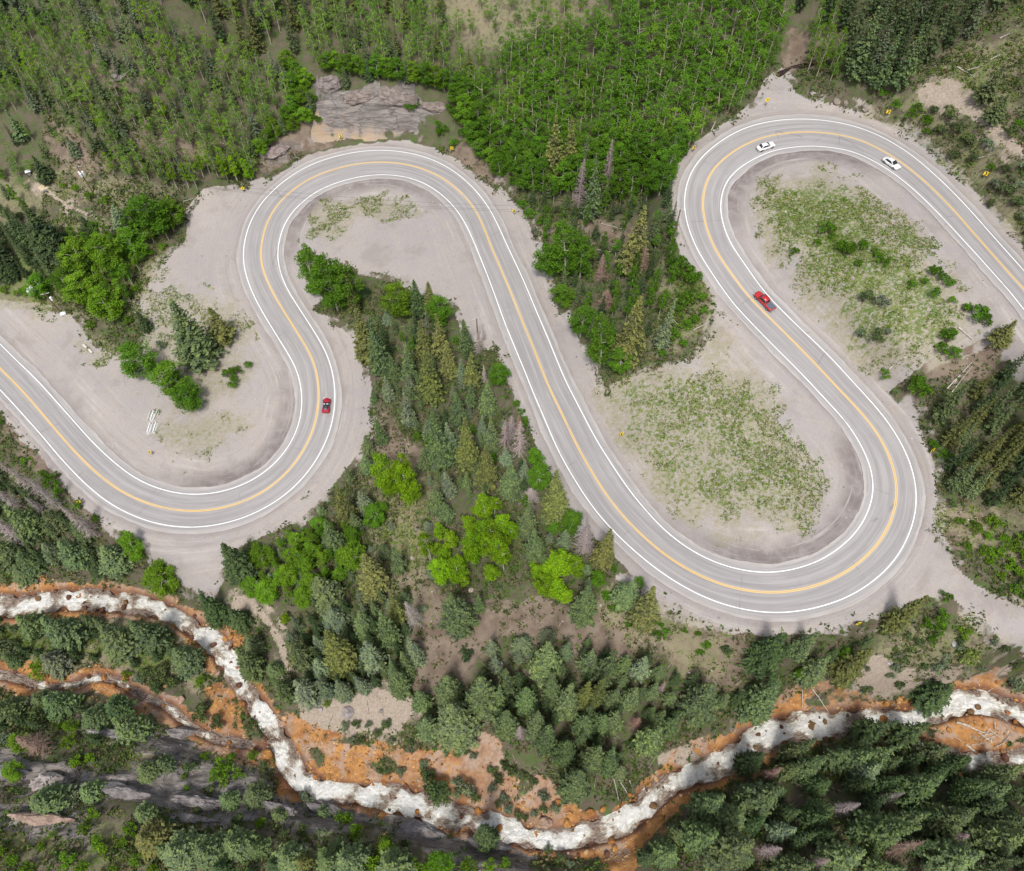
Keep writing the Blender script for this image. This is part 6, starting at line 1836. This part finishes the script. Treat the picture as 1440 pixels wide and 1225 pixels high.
def make_pickup():
    root = bpy.data.objects.new('pickup_truck', None); COL.objects.link(root); L, W = 5.85, 2.0; h, w = L / 2, W / 2; pm = MAT_RED
    loft('body', [(-h + .1, w * .93, .55, 1.08, 0), (-h + .2, w * .97, .45, 1.12, 0), (-h + 1.2, w, .42, 1.12, 0), (-.5, w, .42, 1.12, .02), (h - 1.9, w, .42, 1.12, .04), (h - .7, w * .97, .42, 1.08, .06), (h - .2, w * .9, .45, 1.0, .05), (h, w * .78, .5, .9, .03)], pm, root)
    _, V = frustum('cab', (-h + 2.05, h - 1.35), w * .88, 1.08, (-h + 2.3, h - 2.15), w * .74, 1.86, pm, root)
    pane('windshield', [V[1], V[2], V[6], V[5]], MAT_GLASS, root, .9); pane('rear_window', [V[3], V[0], V[4], V[7]], MAT_GLASS, root, .8)
    pane('side_window', [V[0], V[1], V[5], V[4]], MAT_GLASS, root, .86); pane('side_window', [V[2], V[3], V[7], V[6]], MAT_GLASS, root, .86)
    boxes('bed_cover', MAT_BED, root, ((-h + 1.08, 0, 1.14), (1.68, 1.6, .07)), bev=.02)
    boxes('tailgate', pm, root, ((-h + .13, 0, .9), (.08, 1.66, .5)), bev=.02)
    boxes('rear_bumper', MAT_CHROME, root, ((-h - .02, 0, .58), (.22, 1.8, .2)), bev=.04)
    boxes('front_bumper', MAT_BLACK, root, ((h + .02, 0, .55), (.18, 1.7, .22)), bev=.04)
    boxes('grille', MAT_BLACK, root, ((h - .01, 0, .82), (.06, 1.1, .2)))
    wheels(root, (-h + 1.15, h - 1.0), w, .42, .28); car_common(root, L, W, .84, .95)
    for s in (-1, 1): boxes('mirror', MAT_BLACK, root, ((h - 1.75, s * (w + .12), 1.25), (.16, .24, .2)), bev=.03)
    for s in (-1, 1): boxes('fender_flare', pm, root, ((-h + 1.15, s * w * .99, .75), (1.0, .08, .16)), ((h - 1.0, s * w * .99, .75), (1.0, .08, .16)), bev=.03)
    return root
def make_sports():
    root = bpy.data.objects.new('sports_car', None); COL.objects.link(root); L, W = 4.5, 1.92; h, w = L / 2, W / 2; pm = MAT_DRED
    loft('body', [(-h, w * .75, .42, .80, .02), (-h + .15, w * .93, .28, .93, .02), (-h + .9, w * 1.0, .2, .95, .02), (-.5, w * .94, .18, .86, .02), (.5, w * .95, .16, .80, .03), (h - .95, w * .98, .16, .76, .05), (h - .35, w * .86, .18, .60, .05), (h - .05, w * .6, .22, .45, .03), (h, w * .42, .28, .40, .01)], pm, root)
    # low glasshouse that narrows into the engine cover
    V = [(-h + .55, -.28, .93), (h - 1.45, -w * .80, .78), (h - 1.45, w * .80, .78), (-h + .55, .28, .93), (-.75, -w * .56, 1.16), (h - 2.2, -w * .60, 1.18), (h - 2.2, w * .60, 1.18), (-.75, w * .56, 1.16), (-.9, -w * .78, .86), (-.9, w * .78, .86)]
    F = [(1, 2, 6, 5), (4, 5, 6, 7), (0, 4, 7, 3), (8, 1, 5, 4), (2, 9, 7, 6), (0, 8, 4), (9, 3, 7), (3, 9, 2, 1, 8, 0)]
    mesh_obj('glass_canopy', V, F, MAT_GLASS, root)
    boxes('engine_cover', MAT_BED, root, ((-h + 1.15, 0, 1.05), (1.05, .66, .05), Matrix.Rotation(-.2, 3, 'Y')), bev=.02)
    for s in (-1, 1):
        boxes('seat', MAT_SEAT, root, ((.02, s * .38, 1.19), (.30, .5, .06)), bev=.03)
        boxes('mirror', pm, root, ((h - 1.7, s * (w + .05), .92), (.12, .2, .1)), bev=.03)
    boxes('roof_bar', MAT_BLACK, root, ((-.42, 0, 1.175), (.14, 1.0, .05)), bev=.02)
    wheels(root, (-h + .88, h - .9), w, .34, .28); car_common(root, L, W, .56, .8)
    boxes('rear_spoiler', pm, root, ((-h + .14, 0, 1.0), (.2, 1.5, .05)), bev=.02)
    return root
def put_on_road(root, u, v, sgn):
    z = 30.0
    for _ in range(8):
        p = px_to_world_at_z(u, v, z); i = int(np.argmin((RC[:, 0] - p[0]) ** 2 + (RC[:, 1] - p[1]) ** 2)); z = RC[i, 2] + .5
    t = Vector((RC[i + 3] - RC[i - 3]).tolist()).normalized() * sgn; side = Vector((0, 0, 1)).cross(t).normalized(); up = t.cross(side)
    M = Matrix((t, side, up)).transposed().to_4x4(); M.translation = Vector((p[0], p[1], RC[i, 2] + .012)); root.matrix_world = M
def finish(o, label, cat, grp=None): tag(o, label, cat, grp)
c1 = make_sedan(4.75, 1.86, 1.45, MAT_CARWHITE); put_on_road(c1, 1077, 206, 1); finish(c1, 'white sedan following the other white car, about to top the upper bend', 'car')
c2 = make_sedan(4.9, 1.92, 1.5, MAT_CARWHITE); put_on_road(c2, 1254, 230, 1); finish(c2, 'leading white sedan heading downhill from the bend beside the yellow line', 'car')
c3 = make_pickup(); put_on_road(c3, 1075, 424, 1); finish(c3, 'bright red pickup truck with dark bed cover hugging the yellow line', 'pickup truck')
c4 = make_sports(); put_on_road(c4, 459, 570, 1); finish(c4, 'dark red sports car with tapering dark glass alone on the lower bend', 'sports car')

# ---------------------------------------------------------------- road signs
MAT_SIGN = simple_mat('sign_yellow', (.78, .56, .02), .5, var=.05); MAT_POST = simple_mat('galvanised_post', (.33, .32, .31), .5, .4); MAT_SIGNBLACK = simple_mat('sign_black', (.02, .02, .02), .6)
def sign(u, v, label, diamond=False, yaw=0.0, h=2.0, mark='R'):
    p = hit([u], [v])[0]; r = empty('road_sign', (p[0], p[1], p[2] - .05), yaw)
    bm = bmesh.new(); box_bm(bm, (0, 0, h / 2), (.08, .06, h)); bm_obj('post', bm, MAT_POST, r)
    rot = Matrix.Rotation(math.pi / 4, 3, 'Y') if diamond else None
    s = (.86, .04, .86) if diamond else (.8, .04, .95)
    tilt = Matrix.Rotation(-.16, 3, 'X')
    bm = bmesh.new(); box_bm(bm, (0, 0, 0), s, rot, .01); pn = bm_obj('panel', bm, MAT_SIGN, r); pn.location = (0, -.06, h); pn.rotation_euler = (-.14, 0, 0)
    def poly(P):
        bm = bmesh.new(); a = [bm.verts.new((x, -.036, z)) for x, z in P]; b = [bm.verts.new((x, -.022, z)) for x, z in P]
        bm.faces.new(a); bm.faces.new(b[::-1])
        for i in range(len(P)): bm.faces.new((a[i], b[i], b[(i + 1) % len(P)], a[(i + 1) % len(P)]))
        bmesh.ops.recalc_face_normals(bm, faces=bm.faces); bm_obj('arrow_mark', bm, MAT_SIGNBLACK, pn)
    sg = 1 if mark == 'R' else -1
    if diamond: P = [(-.12, -.3), (0, -.3), (0, .02), (.14, .02), (.14, -.08), (.32, .08), (.14, .24), (.14, .14), (-.12, .14)]
    else: P = [(-.22, .42), (.04, .42), (.3, 0), (.04, -.42), (-.22, -.42), (.04, 0)]
    poly([(sg * x, z) for x, z in P])
    tag(r, label, 'road sign', None if diamond else 'yellow chevron signs round the bends'); return r
SIGNS = [(343,270,'small yellow curve sign at the gravel edge beneath the roadside aspens',True,.4,'R'),(480,197,'yellow chevron sign at the tan foot of the rock cutting',False,.1,'R'),(636,214,'yellow chevron sign under green bushes past the rock cutting',False,-.3,'R'),(723,302,'yellow chevron sign beside the straight below the dense aspen grove',False,-.6,'R'),(873,615,'yellow sign standing alone on the grassy field edge inside the lower bend',False,.5,'L'),(214,640,'yellow sign beside the stacked white barriers inside the lowest bend',False,-.4,'L'),(1076,151,'tall yellow curve sign on the gravel apron under the wet gully',True,.1,'R'),(974,214,'yellow chevron sign peeping from aspens at the outer edge of the bend',False,.6,'R'),(1246,164,'yellow chevron sign below the tall dark spruces of the upper bend',False,-.2,'R'),(1382,251,'yellow chevron sign among low bushes above the road descending from upper bend',False,-.4,'R'),(1307,638,'yellow sign in low bushes outside the lowest eastern bend',False,.4,'L'),(1203,880,'yellow sign on the gravel rim below the lower eastern bend',True,.3,'L'),(115,710,'little yellow sign among roadside bushes above the bottom-left woods',False,.5,'L'),(300,408,'small orange-yellow marker sign on the wide gravel lot',False,.3,'L')]
for a in SIGNS:
    s = sign(a[0], a[1], a[2], a[3], a[4], 2.3 if a[0] == 1076 else 1.5, a[5])
    s.scale = (1.15, 1.15, 1.05) if a[0] != 300 else (.5, .5, .6)

# ---------------------------------------------------------------- utility poles, cable, cabinets, barriers
MAT_POLE = simple_mat('creosoted_pole', (.16, .10, .07), .9, var=.3); MAT_WHITEPAINT = simple_mat('white_painted_metal', (.72, .74, .75), .5, var=.08)
MAT_CONC = simple_mat('pale_concrete', (.52, .50, .46), .9, var=.15, scale=2); MAT_TAN = simple_mat('tan_board', (.52, .42, .27), .8, var=.2, scale=2); MAT_WIRE = simple_mat('cable_black', (.03, .03, .03), .6)
def utility_pole(u, v, h, label, arms=1, cans=0, lean=(0, 0), col=None):
    p = hit([u], [v])[0]; r = empty('utility_pole', (p[0], p[1], p[2] - .2)); r.rotation_euler = (lean[0], lean[1], .3)
    bm = bmesh.new(); cyl_bm(bm, (0, 0, h / 2), .2, h, None, 12, .12); bm_obj('shaft', bm, MAT_POLE, r)
    for k in range(arms):
        ca = boxes('crossarm', MAT_SNAG, r, ((0, .16, h - .4 - .9 * k), (2.3, .12, .14)))
        bm = bmesh.new()
        for x in (-1, -.45, .45, 1): cyl_bm(bm, (x, .16, h - .25 - .9 * k), .05, .2)
        bm_obj('insulators', bm, MAT_WHITEPAINT, ca)
    for k in range(cans):
        a = k * 2.1 + .3; bm = bmesh.new(); cyl_bm(bm, (math.cos(a) * .5, math.sin(a) * .5, h - 2.6), .33, 1.1, None, 14); bm_obj('transformer', bm, MAT_WHITEPAINT, r, False)
    tag(r, label, 'utility pole'); return r, np.array([p[0], p[1], p[2] + h - .3])
_, top_a = utility_pole(131, 271, 9.5, 'wooden pole with three white transformers in the brushy clearing', 1, 3, (0, -.03))
utility_pole(86, 440, 8.5, 'slim pole with a white crossarm at the pullout by the woods', 1, 1, (0, -.06))
_, top_b = utility_pole(946, 340, 10.5, 'reddish brown wooden pole beside the road under the dense grove', 1, 0)
utility_pole(672, 478, 8.5, 'thin pole with a white top standing beside the straight', 1, 0)
def cable(a, b, sag, dx):
    n = 40; P = [a + (b - a) * t / n - np.array([0, 0, sag * 4 * (t / n) * (1 - t / n)]) + np.array([0, dx, .3]) for t in range(n + 1)]
    c = np.array(P[0]); me = quad_mesh('overhead_cable', polyline_tube([q - c for q in P], [.022] * (n + 1), 4), MAT_WIRE)
    o = bpy.data.objects.new('overhead_cable', me); COL.objects.link(o); o.location = c; return o
for dx, lb in ((-1.0, 'lowest in view'), (-.45, 'middle one'), (1.0, 'highest in view')):
    tag(cable(top_a, top_b, 5.0, dx), f'{lb} of the three thin dark overhead cables strung across the road bends', 'cable', 'overhead cables')
def made(name, u, v, label, cat, rz, grp=None):
    p = hit([u], [v])[0]; r = empty(name, tuple(p), rz); tag(r, label, cat, grp); return r
r = made('concrete_pad', 62, 264, 'pale square pad with a tan top in the hillside clearing', 'pad', .75); boxes('slab', MAT_CONC, r, ((0, 0, .1), (2.6, 2.4, .5)), bev=.03); boxes('deck', MAT_TAN, r, ((0, 0, .38), (2.4, 2.2, .06)))
r = made('equipment_cabinet', 42, 246, 'small dark cabinet with a rounded white hood above the tan pad', 'cabinet', .5); boxes('housing', MAT_BLACK, r, ((0, 0, .6), (1.3, 1.0, 1.2)), bev=.04); boxes('hood', MAT_WHITEPAINT, r, ((0, .05, 1.27), (1.5, 1.2, .14)), bev=.05); boxes('door_panel', MAT_POST, r, ((0, -.52, .55), (.9, .03, .9)))
r = made('small_shed', 47, 414, 'small shed with a pale blue-white roof at the edge of the woods', 'shed', -.75)
boxes('wall', MAT_TAN, r, ((0, 0, .8), (2.6, 1.5, 1.6)), bev=.02); boxes('roof', MAT_WHITEPAINT, r, ((0, 0, 1.66), (3.0, 1.9, .1), Matrix.Rotation(.1, 3, 'X'))); boxes('door', MAT_BLACK, r, ((.3, -.765, .65), (.7, .03, 1.3)))
r = made('service_box', 90, 443, 'low pale service box at the foot of the slim pole', 'box', .5); boxes('housing', MAT_CONC, r, ((0, 0, .35), (1.3, 1.1, .7)), bev=.04); boxes('lid', MAT_WHITEPAINT, r, ((0, 0, .73), (1.4, 1.2, .06)))
for k, (u, v) in enumerate(((120, 488), (128, 495))):
    r = made('timber_bench', u, v, ('pale timber bench nearer the pole at the grassy lot edge', 'pale timber bench at the grassy corner farther from the pole')[k], 'bench', -.75)
    boxes('seat', MAT_CONC, r, ((0, 0, .45), (1.7, .55, .1)), bev=.02); boxes('leg', MAT_TAN, r, ((-.6, 0, .2), (.15, .5, .4))); boxes('leg', MAT_TAN, r, ((.6, 0, .2), (.15, .5, .4)))
BN = ['white barrier at the upper end of the stack, next to the road side', 'white barrier in the middle of the upper row of three', 'white barrier of the upper row on the side of the bushes', 'white barrier of the lower row on the road side', 'white barrier in the middle of the lower row of three', 'white barrier of the lower row on the side of the bushes']
for k, (u, v) in enumerate(((210.5, 587), (215, 586), (220, 585), (210, 603.5), (214.5, 603), (218.5, 602.5))):
    p = hit([u], [v])[0]; rz = math.pi / 2 - (.12 if k % 3 == 2 and k < 3 else .03)
    prof = [(-.3, 0), (.3, 0), (.3, .12), (.14, .35), (.09, .8), (-.09, .8), (-.14, .35), (-.3, .12)]
    V = [(x, a, b) for x in (-1.45, 1.45) for a, b in prof]; n = 8
    F = [tuple(range(n))[::-1], tuple(range(n, 2 * n))] + [(i, (i + 1) % n, (i + 1) % n + n, i + n) for i in range(n)]
    o = mesh_obj('road_barrier', V, F, MAT_WHITEPAINT if k % 2 else MAT_CONC); o.location = (p[0], p[1], p[2] - .03); o.rotation_euler = (0, 0, rz)
    tag(o, BN[k], 'barrier', 'stacked white barriers')

# dark strip: shade of the wet gully above the upper bend, put in as colour
def wet_gully_shade():
    m = NT('wet_gully_shade_colour'); m.color(m.mix(m.ramp(m.noise(1.5, 4, .6, m.pos()), .4, .7), (.02, .012, .012), (.07, .045, .04))); m.set(Roughness=.15)
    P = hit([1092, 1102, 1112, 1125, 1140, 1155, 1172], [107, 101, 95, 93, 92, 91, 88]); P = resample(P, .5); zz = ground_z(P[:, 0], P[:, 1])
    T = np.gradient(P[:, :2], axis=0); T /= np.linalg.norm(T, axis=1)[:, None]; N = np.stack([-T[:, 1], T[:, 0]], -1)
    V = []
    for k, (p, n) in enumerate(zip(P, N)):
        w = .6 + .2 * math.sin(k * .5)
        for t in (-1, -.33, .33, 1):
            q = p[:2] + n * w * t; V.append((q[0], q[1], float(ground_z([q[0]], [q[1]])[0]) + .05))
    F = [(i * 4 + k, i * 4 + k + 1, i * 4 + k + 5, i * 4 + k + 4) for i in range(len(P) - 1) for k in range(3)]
    o = mesh_obj('wet_gully_shade', V, F, m.m, smooth=True); o['kind'] = 'structure'
wet_gully_shade()

# ---------------------------------------------------------------- labels: each thing told from its neighbours by a named landmark
LM = [('the red pickup', 1075, 424), ('the dark red sports car', 459, 570), ('the leading white sedan', 1254, 230), ('the following white sedan', 1077, 206),
 ('the sign on the grassy field', 873, 609), ('the sign by the white barriers', 214, 632), ('the sign under the rock cutting', 480, 190), ('the sign past the rock cutting', 636, 208),
 ('the sign beside the straight', 723, 296), ('the tall sign on the gravel apron', 1077, 138), ('the sign in the outer aspens', 974, 208), ('the sign below the tall spruces', 1246, 158),
 ('the sign among low bushes uphill', 1382, 244), ('the sign outside the lowest eastern bend', 1307, 631), ('the sign on the gravel rim', 1203, 873), ('the sign above the bottom-left woods', 115, 704), ('the curve sign by the aspens', 343, 262),
 ('the transformer pole', 124, 250), ('the slim pole by the pullout', 75, 420), ('the reddish roadside pole', 952, 318), ('the thin pole beside the straight', 673, 455),
 ('the small white-roofed shed', 47, 410), ('the pale square pad', 62, 262), ('the white barrier stack', 215, 595), ('the pale timber benches', 124, 491),
 ('the large rounded grey boulder', 490, 1003), ('the broad flat grey outcrop', 583, 1168), ('the pale jutting outcrop', 68, 1103), ('the driftwood pile', 1395, 1030), ('the wet gully', 1120, 97),
 ('the big lone spruce in the clearing', 646, 868), ('the meeting of the two streams', 392, 1052), ('the long bleached log pair', 1278, 496), ('the round boulder in the rapids', 1142, 1021),
 ('the apex of the lowest bend', 278, 742), ('the apex of the lower eastern bend', 1095, 862), ('the apex of the middle bend', 540, 212), ('the apex of the upper bend', 1137, 168), ('the foot of the straight', 850, 745),
 ('the brown footpath top', 345, 845), ('the sandy river beach', 450, 1005), ('the orange river corner', 830, 1150), ('the big spruce in the lot', 273, 480), ('the round bush in the orange bank', 620, 1108), ('the pickup-side end of the field', 1020, 470),
 ('the top corner clearing', 1340, 130), ('the gap in the hilltop aspens', 680, 30), ('the grey scree patch', 168, 108), ('the dirt patch among the woods', 60, 215), ('the river bend below the cliffs', 420, 1100)]
ORD = 'nearest,second nearest,third nearest,fourth nearest,fifth nearest,sixth nearest,seventh nearest,eighth nearest,ninth nearest,tenth nearest,eleventh nearest,twelfth nearest,thirteenth nearest,fourteenth nearest,fifteenth nearest,sixteenth nearest,seventeenth nearest,eighteenth nearest,nineteenth nearest,twentieth nearest'.split(',')
DIRS = ['to the right of', 'up and right of', 'straight above', 'up and left of', 'to the left of', 'down and left of', 'straight below', 'down and right of']
WORD = {'spruce_tree': 'spruce', 'aspen_tree': 'aspen', 'dead_tree': 'dead tree', 'shrub': 'bush', 'boulder': 'boulder', 'rock_outcrop': 'rock outcrop', 'fallen_log': 'fallen log'}
CATS = {'spruce_tree': 'spruce tree', 'aspen_tree': 'aspen tree', 'dead_tree': 'dead tree', 'shrub': 'bush', 'boulder': 'boulder', 'rock_outcrop': 'rock', 'fallen_log': 'log'}
GRP = {'spruce_tree': 'spruces on the slopes', 'aspen_tree': 'aspens on the slopes', 'dead_tree': 'dead conifers', 'shrub': 'bushes on the open ground', 'boulder': 'boulders along the river', 'rock_outcrop': 'rock outcrops', 'fallen_log': 'fallen logs and driftwood'}
used = set()
for kind in WORD:
    T = [t for t in THINGS if t[1] == kind]
    if not T: continue
    Pz = np.array([t[3] for t in T])
    best = [(99, 1e9, '')] * len(T)
    for phrase, lu, lv in LM:
        if phrase.startswith('the large rounded') and kind == 'boulder' or phrase.startswith('the round boulder') and kind == 'boulder' or phrase.startswith('the big lone') and kind == 'spruce_tree' or phrase.startswith('the big spruce') and kind == 'spruce_tree' or 'outcrop' in phrase and kind == 'rock_outcrop' or 'round bush' in phrase and kind == 'shrub': skip = 12
        else: skip = 0
        D = Pz - [lu, lv]; dist = np.hypot(D[:, 0], D[:, 1]); ang = np.arctan2(-D[:, 1], D[:, 0])
        sec = np.floor((ang + math.pi / 8) / (math.pi / 4)).astype(int) % 8
        ok = dist > skip
        for s in range(8):
            k = np.nonzero(ok & (sec == s))[0]; k = k[np.argsort(dist[k])]
            for rank, i in enumerate(k[:20]):
                sc = rank + dist[i] / 60
                if sc < best[i][1]: best[i] = (rank, sc, f'{ORD[rank]} {WORD[kind]} {DIRS[s]} {phrase}')
    for i, t in enumerate(T):
        o = t[0]; w = WORD[kind]
        if best[i][0] == 99: lab = f'{t[2]} {w} crowded among others far up the wooded slope'
        else:
            txt = best[i][2]
            lab = f'{t[2]} one, {txt}' if len((t[2] + ' one ' + txt).replace('-', ' ').split()) <= 16 else txt
            lab = lab if kind not in ('boulder',) or t[2] != 'large rounded grey' else 'large rounded grey boulder on bare sand above the orange river bank'
        tag(o, lab, CATS[kind], GRP[kind])
        used.add(lab)
